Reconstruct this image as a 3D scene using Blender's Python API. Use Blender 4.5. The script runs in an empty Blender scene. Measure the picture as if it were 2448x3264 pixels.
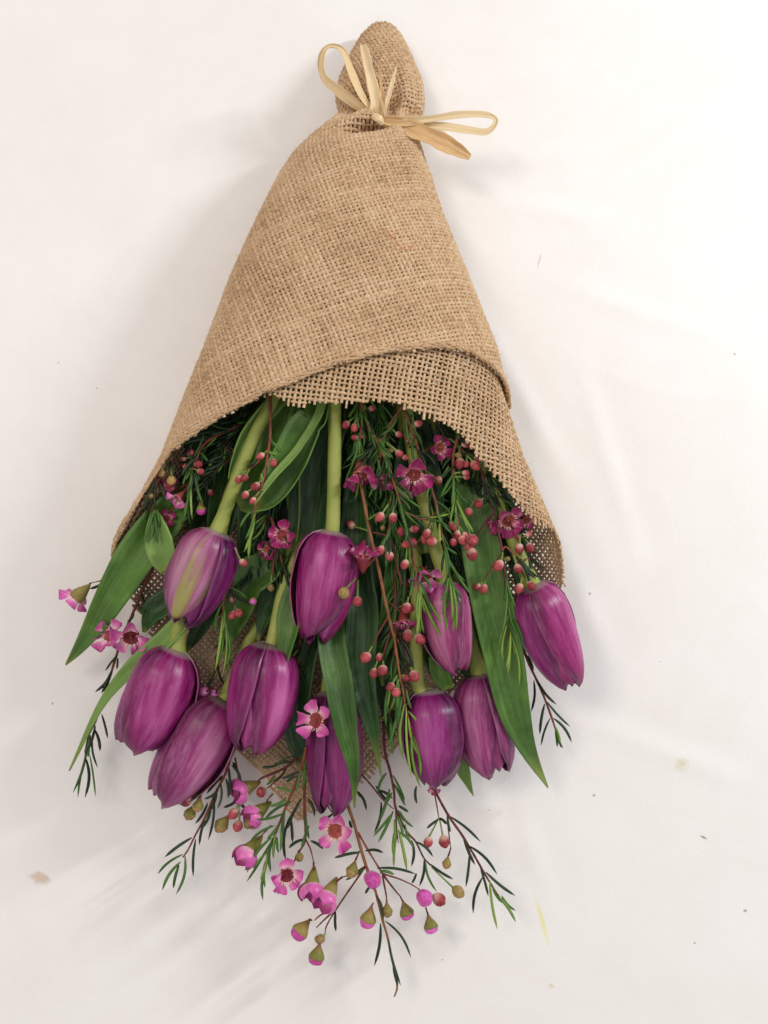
import bpy, math, random
import numpy as np
from mathutils import Vector, Matrix
rnd = random.Random(7)
nrng = np.random.default_rng(11)
scene = bpy.context.scene
col = scene.collection
R = math.radians

# ------------------------------------------------------------------ camera
TILT = R(8.0)
VFOV = R(57.0)
CAM_H = 0.545
T = math.tan(VFOV / 2)
cam_loc = np.array([0.0, -math.sin(TILT) * 0.52, CAM_H])
cam_d = np.array([0.0, math.sin(TILT), -math.cos(TILT)])
cam_u = np.array([0.0, math.cos(TILT), math.sin(TILT)])
cd = bpy.data.cameras.new("camera")
cd.sensor_fit = 'VERTICAL'
cd.angle = VFOV
cd.clip_start = 0.01
cd.clip_end = 20
cam = bpy.data.objects.new("camera", cd)
col.objects.link(cam)
cam.location = cam_loc
cam.rotation_euler = (TILT, 0, 0)
scene.camera = cam

# ------------------------------------------------------------------ world, lamps, exposure
world = bpy.data.worlds.new("World")
scene.world = world
world.use_nodes = True
wb = world.node_tree.nodes["Background"]
wb.inputs[0].default_value = (1.0, 0.982, 0.976, 1)
wb.inputs[1].default_value = 0.62


def lamp(name, loc, target, size, power, color):
    ld = bpy.data.lights.new(name, 'AREA')
    ld.shape = 'RECTANGLE'
    ld.size, ld.size_y = size
    ld.energy = power
    ld.color = color
    o = bpy.data.objects.new(name, ld)
    col.objects.link(o)
    o.location = loc
    o.rotation_euler = (Vector(target) - Vector(loc)).to_track_quat('-Z', 'Y').to_euler()
    return o


lamp("window_light", (0.98, 0.52, 0.60), (0, 0, 0), (0.055, 0.34), 8.4, (0.95, 0.98, 1.0))
lamp("ceiling_light", (-0.60, 0.36, 1.32), (0, 0, 0), (0.35, 0.45), 5.6, (1.0, 0.86, 0.76))

scene.view_settings.view_transform = 'Standard'
scene.view_settings.look = 'None'
scene.view_settings.exposure = 0.0
scene.view_settings.gamma = 1.0
scene.render.engine = 'CYCLES'
scene.cycles.use_denoising = True
scene.cycles.max_bounces = 6
scene.cycles.transparent_max_bounces = 6

# ------------------------------------------------------------------ picture -> place
ZONES = dict(W=(0, 0, 1.4756), A=(900, 0, .4822), B=(600, 900, .6631), C=(300, 1200, .4822), D=(1000, 1200, .5124),
             E=(150, 1800, .5124), F=(900, 1900, .5726), G=(450, 2400, .4822), H=(1000, 2400, .4219),
             I=(350, 1250, .27125), J=(1050, 1250, .24111), K=(1350, 1350, .30139), M=(1000, 1600, .30139),
             N=(700, 1600, .24111), Q=(950, 50, .42194), S=(0, 0, 1))


def src(zone, x, y):
    zx, zy, s = ZONES[zone]
    return zx + x * s, zy + y * s


def at(px, py, z):
    """photo pixel (2448x3264) and height in metres -> place in the scene"""
    nx = (px - 1224) / 3264 * 2 * T
    ny = (1632 - py) / 3264 * 2 * T
    d = cam_d + cam_u * ny + np.array([nx, 0, 0])
    k = (z - cam_loc[2]) / d[2]
    return cam_loc + d * k


def mpp(z):
    return 2 * T * (CAM_H - z) / math.cos(TILT) / 3264


def lay(zcm):
    """height above the paper in metres of a layer named by its centimetres"""
    return (.80 * zcm + .12) / 100


def P(zone, x, y, zcm):
    a, b = src(zone, x, y)
    return Vector(at(a, b, lay(zcm)))


# ------------------------------------------------------------------ scene helpers
WM = {}


def empty(name, loc, label=None, cat=None, group=None):
    o = bpy.data.objects.new(name, None)
    col.objects.link(o)
    o.location = loc
    o.empty_display_size = .01
    WM[o.name] = Matrix.Translation(Vector(loc))
    if label:
        o["label"] = label
    if cat:
        o["category"] = cat
    if group:
        o["group"] = group
    return o


def put(name, mesh, parent=None, M=None):
    o = bpy.data.objects.new(name, mesh)
    col.objects.link(o)
    M = M if M is not None else Matrix.Identity(4)
    WM[o.name] = M
    if parent is not None:
        o.parent = parent
        o.matrix_parent_inverse = WM[parent.name].inverted()
    o.matrix_basis = M
    return o


def mesh_of(name, verts, faces, mat=None, smooth=True, uvs=None, tone=None):
    me = bpy.data.meshes.new(name)
    me.from_pydata([tuple(v) for v in verts], [], [tuple(f) for f in faces])
    if smooth:
        me.polygons.foreach_set("use_smooth", [True] * len(me.polygons))
    if uvs is not None:
        uv = me.uv_layers.new(name="UVMap")
        li = np.empty(len(me.loops), dtype=np.int32)
        me.loops.foreach_get("vertex_index", li)
        uv.data.foreach_set("uv", np.asarray(uvs, dtype=np.float32)[li].ravel())
    if tone is not None:
        at_ = me.attributes.new("tone", 'FLOAT', 'POINT')
        at_.data.foreach_set("value", np.asarray(tone, dtype=np.float32))
    if mat:
        me.materials.append(mat)
    me.update()
    return me


def fast_mesh(name, verts, quads, mat, tone=None):
    me = bpy.data.meshes.new(name)
    nv, nq = len(verts), len(quads)
    me.vertices.add(nv)
    me.vertices.foreach_set("co", np.asarray(verts, dtype=np.float32).ravel())
    me.loops.add(nq * 4)
    me.loops.foreach_set("vertex_index", np.asarray(quads, dtype=np.int32).ravel())
    me.polygons.add(nq)
    me.polygons.foreach_set("loop_start", np.arange(0, nq * 4, 4, dtype=np.int32))
    me.polygons.foreach_set("use_smooth", np.ones(nq, dtype=bool))
    if tone is not None:
        a = me.attributes.new("tone", 'FLOAT', 'POINT')
        a.data.foreach_set("value", np.asarray(tone, dtype=np.float32))
    me.materials.append(mat)
    me.update(calc_edges=True)
    me.validate()
    return me


def catmull(pts, n):
    pts = [np.array(p, dtype=float) for p in pts]
    if len(pts) == 2:
        return [pts[0] + (pts[1] - pts[0]) * i / n for i in range(n + 1)]
    q = [2 * pts[0] - pts[1]] + pts + [2 * pts[-1] - pts[-2]]
    seg = len(pts) - 1
    out = []
    for i in range(n + 1):
        f = i / n * seg
        k = min(int(f), seg - 1)
        t = f - k
        p0, p1, p2, p3 = q[k:k + 4]
        out.append(.5 * ((2 * p1) + (p2 - p0) * t + (2 * p0 - 5 * p1 + 4 * p2 - p3) * t * t + (3 * p1 - p0 - 3 * p2 + p3) * t ** 3))
    return out


def unit(v):
    n = np.linalg.norm(v)
    return v / n if n > 1e-12 else v


def frames(path, up=(0, 0, 1)):
    n = len(path)
    res = []
    for i in range(n):
        t = unit(path[min(i + 1, n - 1)] - path[max(i - 1, 0)])
        u = np.array(up, dtype=float)
        u = u - t * np.dot(u, t)
        if np.linalg.norm(u) < 1e-4:
            u = np.array([0, 1., 0]) - t * t[1]
        u = unit(u)
        res.append((t, u, np.cross(t, u)))
    return res


def tube(name, pts, radii, mat, parent, n=None, sides=8, bumpy=0.0):
    n = n or max(6, len(pts) * 4)
    path = catmull(pts, n)
    fr = frames(path)
    rad = np.interp(np.linspace(0, 1, n + 1), np.linspace(0, 1, len(radii)), radii)
    vs, fs, uv = [], [], []
    for i, p in enumerate(path):
        t, u, s = fr[i]
        rr = rad[i] * (1 + bumpy * rnd.uniform(-1, 1))
        for k in range(sides):
            a = 2 * math.pi * k / sides
            vs.append(p + (u * math.cos(a) + s * math.sin(a)) * rr)
            uv.append((k / sides, i / n))
    for i in range(n):
        for k in range(sides):
            k2 = (k + 1) % sides
            fs.append((i * sides + k, i * sides + k2, (i + 1) * sides + k2, (i + 1) * sides + k))
    fs.append(tuple(range(sides - 1, -1, -1)))
    fs.append(tuple(range(n * sides, n * sides + sides)))
    return put(name, mesh_of(name, vs, fs, mat, uvs=uv), parent)


# ------------------------------------------------------------------ materials
def srgb(r, g, b):
    f = lambda c: (c / 255 / 12.92) if c / 255 <= .04045 else ((c / 255 + .055) / 1.055) ** 2.4
    return (f(r), f(g), f(b), 1)


class NT:
    def __init__(self, name):
        self.m = bpy.data.materials.new(name)
        self.m.use_nodes = True
        self.t = self.m.node_tree
        self.b = self.t.nodes["Principled BSDF"]

    def n(self, kind, **kw):
        o = self.t.nodes.new(kind)
        for k, v in kw.items():
            if k.startswith("i_"):
                key = k[2:]
                key = int(key) if key.isdigit() else key.replace("_", " ")
                o.inputs[key].default_value = v
            else:
                setattr(o, k, v)
        return o

    def l(self, a, b):
        self.t.links.new(a, b)

    def ramp(self, fac, stops):
        r = self.n("ShaderNodeValToRGB")
        e = r.color_ramp.elements
        while len(e) < len(stops):
            e.new(.5)
        for k, (p, c) in zip(e, stops):
            k.position = p
            k.color = c
        self.l(fac, r.inputs[0])
        return r.outputs[0]

    def mix(self, fac, a, b, mode='MIX'):
        m = self.n("ShaderNodeMix", data_type='RGBA', blend_type=mode)
        if isinstance(fac, (int, float)):
            m.inputs[0].default_value = fac
        else:
            self.l(fac, m.inputs[0])
        for s, v in ((m.inputs[6], a), (m.inputs[7], b)):
            if isinstance(v, tuple):
                s.default_value = v
            else:
                self.l(v, s)
        return m.outputs[2]

    def math(self, op, a, b=None, c=None):
        m = self.n("ShaderNodeMath", operation=op)
        for i, v in enumerate((a, b, c)):
            if v is None:
                continue
            if isinstance(v, (int, float)):
                m.inputs[i].default_value = v
            else:
                self.l(v, m.inputs[i])
        return m.outputs[0]

    def noise(self, vec, scale, detail=3, rough=.55):
        o = self.n("ShaderNodeTexNoise")
        o.inputs["Scale"].default_value = scale
        o.inputs["Detail"].default_value = detail
        o.inputs["Roughness"].default_value = rough
        if vec is not None:
            self.l(vec, o.inputs["Vector"])
        return o.outputs[0]

    def coords(self, kind="Object"):
        return self.n("ShaderNodeTexCoord").outputs[kind]

    def mapping(self, vec, scale=(1, 1, 1), loc=(0, 0, 0)):
        m = self.n("ShaderNodeMapping")
        m.inputs["Scale"].default_value = scale
        m.inputs["Location"].default_value = loc
        self.l(vec, m.inputs["Vector"])
        return m.outputs[0]

    def bump(self, h, strength, dist):
        b = self.n("ShaderNodeBump")
        b.inputs["Strength"].default_value = strength
        b.inputs["Distance"].default_value = dist
        self.l(h, b.inputs["Height"])
        self.l(b.outputs[0], self.b.inputs["Normal"])

    def rand(self):
        return self.n("ShaderNodeObjectInfo").outputs["Random"]


def petal_mat(name, dark, mid, light, green=False, bloom=.24):
    k = NT(name)
    uv = k.coords("UV")
    r = k.rand()
    comb = k.n("ShaderNodeCombineXYZ")
    k.l(k.math('MULTIPLY', r, 37.0), comb.inputs[0])
    k.l(k.math('MULTIPLY', r, 11.0), comb.inputs[1])
    add = k.n("ShaderNodeVectorMath", operation='ADD')
    k.l(uv, add.inputs[0])
    k.l(comb.outputs[0], add.inputs[1])
    streak = k.noise(k.mapping(add.outputs[0], (17, 1.6, 1)), 1.0, 5, .68)
    broad = k.noise(k.mapping(add.outputs[0], (4.5, 1.0, 1)), 1.0, 2, .5)
    sep = k.n("ShaderNodeSeparateXYZ")
    k.l(uv, sep.inputs[0])
    u, v = sep.outputs[0], sep.outputs[1]
    cen = k.math('SUBTRACT', 1.0, k.math('ABSOLUTE', k.math('MULTIPLY_ADD', u, 2.0, -1.0)))
    belly = k.math('MULTIPLY', k.math('MULTIPLY', v, k.math('SUBTRACT', 1.0, v)), 4.0)
    f = k.math('MULTIPLY_ADD', cen, .42, k.math('MULTIPLY', belly, .24))  # petal's paler centre, lightened more to paint a silvery sheen into the colour
    f = k.math('ADD', f, k.math('MULTIPLY_ADD', streak, .50, -.25))
    f = k.math('ADD', f, k.math('MULTIPLY_ADD', broad, .85, -.44))
    c = k.ramp(f, [(.08, dark), (.46, mid), (.98, light)])
    if green:
        g = k.noise(k.mapping(add.outputs[0], (11, .8, 1)), 1.0, 3, .6)
        d = k.math('ABSOLUTE', k.math('SUBTRACT', u, .56))
        gm = k.math('MULTIPLY_ADD', d, -2.7, k.math('MULTIPLY_ADD', v, .55, k.math('MULTIPLY_ADD', g, 1.3, -.24)))
        gm = k.ramp(gm, [(.34, (0, 0, 0, 1)), (.72, (1, 1, 1, 1))])
        c = k.mix(gm, c, k.mix(v, srgb(150, 135, 95), srgb(150, 150, 62)))
        edge = k.ramp(u, [(.80, (0, 0, 0, 1)), (.88, (1, 1, 1, 1))])
        c = k.mix(edge, c, srgb(120, 135, 60))
    bl = k.noise(k.mapping(add.outputs[0], (9, 2.2, 1)), 1.3, 6, .75)
    bloom_sheen = k.math('MULTIPLY', k.ramp(bl, [(.47, (0, 0, 0, 1)), (.72, (1, 1, 1, 1))]), bloom)
    c = k.mix(bloom_sheen, c, srgb(210, 142, 188))  # pale petal bloom that also paints whitish sheen streaks
    rim = k.ramp(cen, [(.0, (1, 1, 1, 1)), (.07, (0, 0, 0, 1))])
    c = k.mix(k.math('MULTIPLY', rim, .35), c, light)  # edge tint lightened to imitate light passing through the thin petal
    base = k.ramp(v, [(.0, (.8, .8, .8, 1)), (.055, (0, 0, 0, 1))])
    c = k.mix(base, c, srgb(178, 172, 160))
    hs = k.n("ShaderNodeHueSaturation")
    k.l(k.math('MULTIPLY_ADD', r, .025, .4875), hs.inputs["Hue"])
    k.l(k.math('MULTIPLY_ADD', r, .22, .90), hs.inputs["Value"])
    k.l(c, hs.inputs["Color"])
    k.l(hs.outputs[0], k.b.inputs["Base Color"])
    k.b.inputs["Roughness"].default_value = .33
    k.b.inputs["Specular IOR Level"].default_value = .42
    k.b.inputs["Sheen Weight"].default_value = .0
    k.b.inputs["Sheen Roughness"].default_value = .4
    k.bump(streak, .28, .0014)
    return k.m


def leaf_mat(name, a, b, c3, rough=.42):
    k = NT(name)
    uv = k.coords("UV")
    obj = k.coords("Object")
    r = k.rand()
    vein = k.noise(k.mapping(uv, (60, 1.2, 1)), 1.0, 3, .6)
    patch = k.noise(obj, 55, 3, .6)
    sep = k.n("ShaderNodeSeparateXYZ")
    k.l(uv, sep.inputs[0])
    f = k.math('ADD', k.math('MULTIPLY_ADD', vein, .55, -.05), k.math('MULTIPLY_ADD', patch, .7, -.28))
    f = k.math('ADD', f, k.math('MULTIPLY_ADD', r, .2, -.1))
    c = k.ramp(f, [(.15, a), (.5, b), (.9, c3)])
    blm = k.noise(k.mapping(uv, (7, 3, 1)), 1.5, 5, .7)
    c = k.mix(k.math('MULTIPLY', k.ramp(blm, [(.45, (0, 0, 0, 1)), (.78, (1, 1, 1, 1))]), .26), c, srgb(150, 166, 126))
    tip = k.ramp(sep.outputs[1], [(.86, (0, 0, 0, 1)), (1.0, (1, 1, 1, 1))])
    c = k.mix(k.math('MULTIPLY', tip, .6), c, srgb(160, 170, 80))
    k.l(c, k.b.inputs["Base Color"])
    k.b.inputs["Roughness"].default_value = rough
    k.b.inputs["Specular IOR Level"].default_value = .35
    k.bump(vein, .25, .0012)
    return k.m


def plain(name, c1, c2, scale=300, rough=.5, bump=.1, spec=.35):
    k = NT(name)
    nz = k.noise(k.coords("Object"), scale, 3)
    r = k.rand()
    f = k.math('ADD', nz, k.math('MULTIPLY_ADD', r, .5, -.25))
    k.l(k.ramp(f, [(.3, c1), (.7, c2)]), k.b.inputs["Base Color"])
    k.b.inputs["Roughness"].default_value = rough
    k.b.inputs["Specular IOR Level"].default_value = spec
    if bump:
        k.bump(nz, bump, .001)
    return k.m


def berry_mat(name, lo, hi, top, z0=-1.0, z1=1.0, reach=.50, amount=.8):
    """local z runs from z0 at the stalk to z1 at the far end"""
    k = NT(name)
    obj = k.coords("Object")
    sep = k.n("ShaderNodeSeparateXYZ")
    k.l(obj, sep.inputs[0])
    r = k.rand()
    off = k.n("ShaderNodeVectorMath", operation='ADD')
    comb = k.n("ShaderNodeCombineXYZ")
    k.l(k.math('MULTIPLY', r, 50.0), comb.inputs[0])
    k.l(obj, off.inputs[0])
    k.l(comb.outputs[0], off.inputs[1])
    nz = k.noise(off.outputs[0], 2.2, 3)
    c = k.ramp(k.math('ADD', nz, k.math('MULTIPLY_ADD', r, .4, -.2)), [(.3, lo), (.7, hi)])
    zz = k.math('MULTIPLY_ADD', sep.outputs[2], 1 / (z1 - z0), -z0 / (z1 - z0))
    g = k.math('ADD', zz, k.math('MULTIPLY_ADD', nz, .5, -.25))
    pale = k.ramp(g, [(.04, (1, 1, 1, 1)), (reach, (0, 0, 0, 1))])
    c = k.mix(k.math('MULTIPLY', pale, amount), c, top)
    k.l(c, k.b.inputs["Base Color"])
    k.b.inputs["Roughness"].default_value = .5
    k.b.inputs["Specular IOR Level"].default_value = .4
    sp = k.noise(off.outputs[0], 14, 2)
    k.bump(sp, .12, .05)
    return k.m


def burlap_mat(name):
    k = NT(name)
    obj = k.coords("Object")
    tone = k.n("ShaderNodeAttribute", attribute_name="tone").outputs["Fac"]
    nz = k.noise(obj, 900, 3, .6)
    bl = k.noise(obj, 28, 3, .6)
    f = k.math('ADD', k.math('MULTIPLY', tone, .5), k.math('MULTIPLY_ADD', nz, .45, k.math('MULTIPLY_ADD', bl, .5, -.22)))
    c = k.ramp(f, [(.15, srgb(152, 120, 90)), (.5, srgb(198, 166, 130)), (.9, srgb(222, 198, 168))])
    k.l(c, k.b.inputs["Base Color"])
    k.b.inputs["Roughness"].default_value = .85
    k.b.inputs["Specular IOR Level"].default_value = .15
    k.bump(nz, .5, .0004)
    return k.m


def raffia_mat(name):
    k = NT(name)
    uv = k.coords("UV")
    r = k.rand()
    fib = k.noise(k.mapping(uv, (30, 1.6, 1)), 1.0, 5, .75)
    f = k.math('ADD', fib, k.math('MULTIPLY_ADD', r, .3, -.15))
    c = k.ramp(f, [(.25, srgb(200, 150, 96)), (.5, srgb(230, 200, 150)), (.8, srgb(242, 222, 184))])
    k.l(c, k.b.inputs["Base Color"])
    k.b.inputs["Roughness"].default_value = .45
    k.b.inputs["Specular IOR Level"].default_value = .4
    k.bump(fib, .5, .0012)
    return k.m


def paper_mat():
    k = NT("white_paper")
    obj = k.coords("Object")
    fine = k.noise(obj, 420, 3, .6)
    blot = k.noise(obj, 5.5, 4, .6)
    c = k.ramp(blot, [(.3, srgb(237, 233, 229)), (.7, srgb(243, 241, 239))])
    c = k.mix(k.math('MULTIPLY', fine, .05), c, srgb(190, 180, 170))
    mott = k.noise(obj, 34, 5, .7)
    c = k.mix(k.math('MULTIPLY', k.ramp(mott, [(.4, (0, 0, 0, 1)), (.8, (1, 1, 1, 1))]), .16), c, srgb(214, 206, 200))

    def blob(x, y, rx, ry, colr, strength, rot=0.0, soft=.5, wob=.5):
        nonlocal c
        p = at(x, y, 0)
        m = k.n("ShaderNodeMapping", vector_type='TEXTURE')
        m.inputs["Location"].default_value = (p[0], p[1], 0)
        m.inputs["Rotation"].default_value = (0, 0, rot)
        m.inputs["Scale"].default_value = (rx * 1.75e-4, ry * 1.75e-4, 1)
        k.l(obj, m.inputs["Vector"])
        ln = k.n("ShaderNodeVectorMath", operation='LENGTH')
        k.l(m.outputs[0], ln.inputs[0])
        d = k.math('ADD', ln.outputs["Value"], k.math('MULTIPLY_ADD', k.noise(m.outputs[0], 1.3, 3, .6), 2 * wob, -wob))
        f = k.ramp(d, [(1 - soft, (1, 1, 1, 1)), (1.0, (0, 0, 0, 1))])
        c = k.mix(k.math('MULTIPLY', f, strength), c, colr)

    W = 1.4756
    blob(70 * W, 1908 * W, 42, 22, srgb(196, 160, 120), .55, -.35, .5, .7)
    blob(1482 * W, 1655 * W, 30, 26, srgb(196, 196, 130), .45, .3, .8, 1.0)
    blob(1178 * W, 2003 * W, 11, 92, srgb(228, 224, 120), .6, .27, .7, .5)
    blob(512 * W, 549 * W, 14, 4, srgb(205, 205, 70), .7, -.2, .6, .4)
    blob(1197 * W, 2142 * W, 14, 9, srgb(205, 195, 150), .5, -.4, .7, .5)
    blob(1530 * W, 1815 * W, 14, 5, srgb(140, 115, 80), .7, -.5, .5, .5)
    blob(1166 * W, 560 * W, 4, 36, srgb(196, 160, 140), .5, -.25, .6, .4)
    for x, y, s in ((1280, 1281, 7), (1291, 1724, 7), (1595, 758, 6), (1620, 1975, 8), (205, 835, 4), (121, 779, 4), (1510, 2046, 5), (100, 1522, 6), (1060, 1756, 3), (958, 2087, 4), (1435, 1430, 3)):
        blob(x * W, y * W, s, s * .7, srgb(90, 78, 70), .6, rnd.uniform(0, 3), .6, .4)
    k.l(c, k.b.inputs["Base Color"])
    k.b.inputs["Roughness"].default_value = .6
    k.b.inputs["Specular IOR Level"].default_value = .25
    k.bump(k.math('ADD', fine, k.noise(obj, 70, 4, .65)), .14, .0008)
    return k.m


M_PETAL = petal_mat("purple_petal", srgb(70, 2, 46), srgb(134, 20, 98), srgb(208, 114, 174))
M_PETAL_DEEP = petal_mat("deep_purple_petal", srgb(60, 2, 48), srgb(116, 14, 92), srgb(184, 84, 156), False, .18)
M_PETAL_PALE = petal_mat("dusty_purple_petal", srgb(80, 8, 52), srgb(140, 44, 102), srgb(208, 148, 176), False, .38)
M_PETAL_G = petal_mat("green_streaked_petal", srgb(92, 20, 64), srgb(150, 76, 116), srgb(206, 166, 178), True)
M_LEAF = leaf_mat("tulip_leaf", srgb(44, 80, 22), srgb(86, 126, 44), srgb(146, 172, 92), .38)
M_LEAF_D = leaf_mat("deep_green_leaf", srgb(20, 48, 22), srgb(46, 86, 34), srgb(90, 130, 66), .38)  # deep green, darkened more so the colour carries the shade inside the cone
M_LEAF_Y = leaf_mat("young_tulip_leaf", srgb(104, 138, 62), srgb(134, 166, 88), srgb(164, 188, 116), .5)
M_STEM = leaf_mat("tulip_stem", srgb(134, 144, 62), srgb(164, 170, 86), srgb(186, 190, 112), .42)
M_NEED_D = plain("dark_needle", srgb(20, 38, 22), srgb(42, 66, 36), 60, .5)  # dark green lowered further, painting the cone's inner shade into the needles
M_NEED_M = plain("green_needle", srgb(44, 82, 30), srgb(78, 118, 48), 60, .48)
M_NEED_L = plain("young_needle", srgb(98, 132, 48), srgb(134, 160, 70), 60, .48)
M_TWIG = plain("red_twig", srgb(84, 30, 32), srgb(128, 66, 50), 220, .55, .3)
M_TWIG_B = plain("brown_twig", srgb(88, 48, 34), srgb(136, 88, 54), 260, .6, .4)
M_STALK = plain("green_stalk", srgb(90, 120, 54), srgb(128, 150, 76), 200, .5)
M_BERRY = berry_mat("red_bud", srgb(130, 36, 46), srgb(184, 80, 84), srgb(226, 192, 172))
M_BUD_O = berry_mat("olive_bud", srgb(128, 104, 56), srgb(172, 138, 84), srgb(132, 132, 70))
M_BUD_P = berry_mat("pink_ball", srgb(186, 58, 142), srgb(216, 104, 186), srgb(226, 150, 196))
M_CALYX = berry_mat("calyx", srgb(112, 114, 46), srgb(150, 132, 70), srgb(132, 78, 50), -2.0, .3, .55)


def wax_mat(name, base, mid, rim):
    k = NT(name)
    uv = k.coords("UV")
    sep = k.n("ShaderNodeSeparateXYZ")
    k.l(uv, sep.inputs[0])
    nz = k.noise(k.mapping(uv, (5, 2, 1)), 1.0, 3)
    f = k.math('ADD', sep.outputs[1], k.math('MULTIPLY_ADD', nz, .6, k.math('MULTIPLY_ADD', k.rand(), .3, -.45)))
    k.l(k.ramp(f, [(.05, base), (.45, mid), (.95, rim)]), k.b.inputs["Base Color"])
    k.b.inputs["Roughness"].default_value = .38
    k.b.inputs["Sheen Weight"].default_value = .15
    k.bump(nz, .2, .0008)
    return k.m


M_WAX_D = wax_mat("magenta_wax_petal", srgb(206, 120, 150), srgb(160, 26, 100), srgb(140, 16, 86))
M_WAX_P = wax_mat("pink_wax_petal", srgb(240, 190, 204), srgb(214, 106, 172), srgb(192, 68, 152))
M_CUP = plain("flower_cup", srgb(120, 34, 44), srgb(180, 92, 80), 500, .45)
M_STAMEN = plain("pale_stamen", srgb(216, 160, 156), srgb(236, 204, 196), 500, .5)
M_BURLAP = burlap_mat("burlap")
M_RAFFIA = raffia_mat("raffia")
M_RED = plain("red_thread", srgb(186, 78, 60), srgb(204, 104, 84), 200, .7)
M_PAPER = paper_mat()

# ------------------------------------------------------------------ table
def make_table():
    n = 440
    xs = np.linspace(-.66, .66, n)
    X, Y = np.meshgrid(xs, xs)
    Z = np.zeros_like(X)
    for i in range(26):                                   # broad waves of a loosely laid sheet
        a = nrng.uniform(0, math.pi)
        f = nrng.uniform(6, 26)
        Z += .0095 / f * np.sin(f * (X * math.cos(a) + Y * math.sin(a)) + nrng.uniform(0, 6.28))
    for (x0, y0, x1, y1, h) in ((1480, 520, 1900, 470, .0010), (1450, 860, 1800, 1500, .0012), (1700, 1500, 1950, 2100, .0010),
                                (1250, 2560, 1700, 2900, .0009), (150, 2050, 560, 2420, .0008), (300, 500, 800, 300, .0008),
                                (1900, 600, 2300, 300, .0009), (1860, 2300, 2400, 2500, .0008), (1650, 2560, 1760, 2900, .0008), (1500, 2480, 1640, 2760, .0007), (1560, 640, 1960, 700, .0008),
                                (1780, 900, 2330, 1080, .0007), (1850, 1150, 2050, 1800, .0008), (250, 1250, 420, 800, .0006), (600, 2900, 1150, 3050, .0007)):
        p, q = at(x0, y0, 0), at(x1, y1, 0)
        d = unit(q - p)
        s = (X - p[0]) * d[0] + (Y - p[1]) * d[1]
        w = (X - p[0]) * -d[1] + (Y - p[1]) * d[0]
        L = np.linalg.norm(q - p)
        Z += .9 * h * (np.exp(-(w / .006) ** 2) - .5 * np.exp(-((w - .011) / .009) ** 2)) * np.clip(1 - ((s - L / 2) / (L * .6)) ** 2, 0, 1)
    for i in range(60):                                   # short fine wrinkles
        cx, cy, a = nrng.uniform(-.24, .26), nrng.uniform(-.3, .3), nrng.uniform(0, math.pi)
        L, wd = nrng.uniform(.012, .05), nrng.uniform(.0025, .005)
        s = (X - cx) * math.cos(a) + (Y - cy) * math.sin(a)
        w = -(X - cx) * math.sin(a) + (Y - cy) * math.cos(a) + 3 * s * s
        Z += nrng.uniform(.0001, .0003) * np.exp(-(w / wd) ** 2 - (s / L) ** 2)
    Z -= Z.max() + .0005
    vs = np.stack([X.ravel(), Y.ravel(), Z.ravel()], 1)
    i = np.arange(n * n).reshape(n, n)
    q = np.stack([i[:-1, :-1].ravel(), i[:-1, 1:].ravel(), i[1:, 1:].ravel(), i[1:, :-1].ravel()], 1)
    o = put("paper_covered_table", fast_mesh("paper_covered_table", vs, q, M_PAPER))
    o["kind"] = "structure"
    o["label"] = "white paper sheet covering the work table"


make_table()

# ------------------------------------------------------------------ burlap
# silhouette rows of the photograph: y, left x, right x (full view), half thickness in cm
ROWS = [(58, 806, 846, .25), (66, 794, 856, .45), (82, 778, 869, .7), (102, 766, 880, .95), (140, 747, 896, 1.3), (180, 729, 913, 1.6),
        (215, 724, 918, 1.65), (240, 729, 916, 1.5), (262, 736, 904, 1.25), (280, 710, 903, 1.6), (310, 664, 907, 2.1), (345, 630, 917, 2.5),
        (390, 600, 933, 2.8), (470, 560, 958, 3.2), (600, 500, 1012, 3.7), (760, 440, 1075, 4.1), (860, 400, 1099, 4.3),
        (990, 350, 1142, 4.4), (1170, 252, 1220, 4.4), (1260, 226, 1236, 4.3), (1500, 170, 1300, 3.6), (1800, 100, 1380, 2.6), (2000, 60, 1430, 2.0)]
W_ = 1.4756
apex = at(785 * W_, -42 * W_, .012)
rows = []
for y, xl, xr, b in ROWS:
    b *= .0083
    l, r = at(xl * W_, y * W_, b), at(xr * W_, y * W_, b)
    rows.append((apex[1] - l[1], (l[0] + r[0]) / 2, (r[0] - l[0]) / 2, b))
rows = np.array(rows)
t_tie = float(np.interp(262, [r[0] for r in ROWS], rows[:, 0]))
p_dent = at(790 * W_, 288 * W_, .028)
p_lobe = at(735 * W_, 268 * W_, .028)


def surf(th, t, off=0.0):
    c = np.interp(t, rows[:, 0], rows[:, 1])
    a = np.interp(t, rows[:, 0], rows[:, 2]) + off - .0036
    b = np.interp(t, rows[:, 0], rows[:, 3])
    p = .86
    ct, st = np.cos(th), np.sin(th)
    x = c - a * np.sign(ct) * np.abs(ct) ** p
    z = b + (b + off) * np.sign(st) * np.abs(st) ** p
    # gathers round the tie
    g = np.exp(-((t - t_tie) / .020) ** 2)
    z = z + g * .0030 * np.sin(th * 9 + 1) * np.clip(st, 0, 1)
    g2 = np.exp(-((t - t_tie - .03) / .03) ** 2)
    z = z + g2 * .0016 * np.sin(th * 5.0 + .7) * np.clip(st, 0, 1)
    y = apex[1] - t
    up = np.clip(st, 0, 1)
    dx, dy = x - p_dent[0], y - p_dent[1]
    e = (dx * .92 + dy * .38) / .014, (dx * -.38 + dy * .92) / .0045
    z = z - up * .017 * np.exp(-e[0] ** 2 - e[1] ** 2)
    dx, dy = x - p_lobe[0], y - p_lobe[1]
    z = z + up * .0055 * np.exp(-(dx / .013) ** 2 - (dy / .008) ** 2)
    # soft unevenness of the cloth
    z = z + up * .0012 * np.sin(18 * x + 31 * y) * np.sin(26 * y - 11 * x + 1.3)
    return np.stack([x, y, z], -1)


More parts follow.
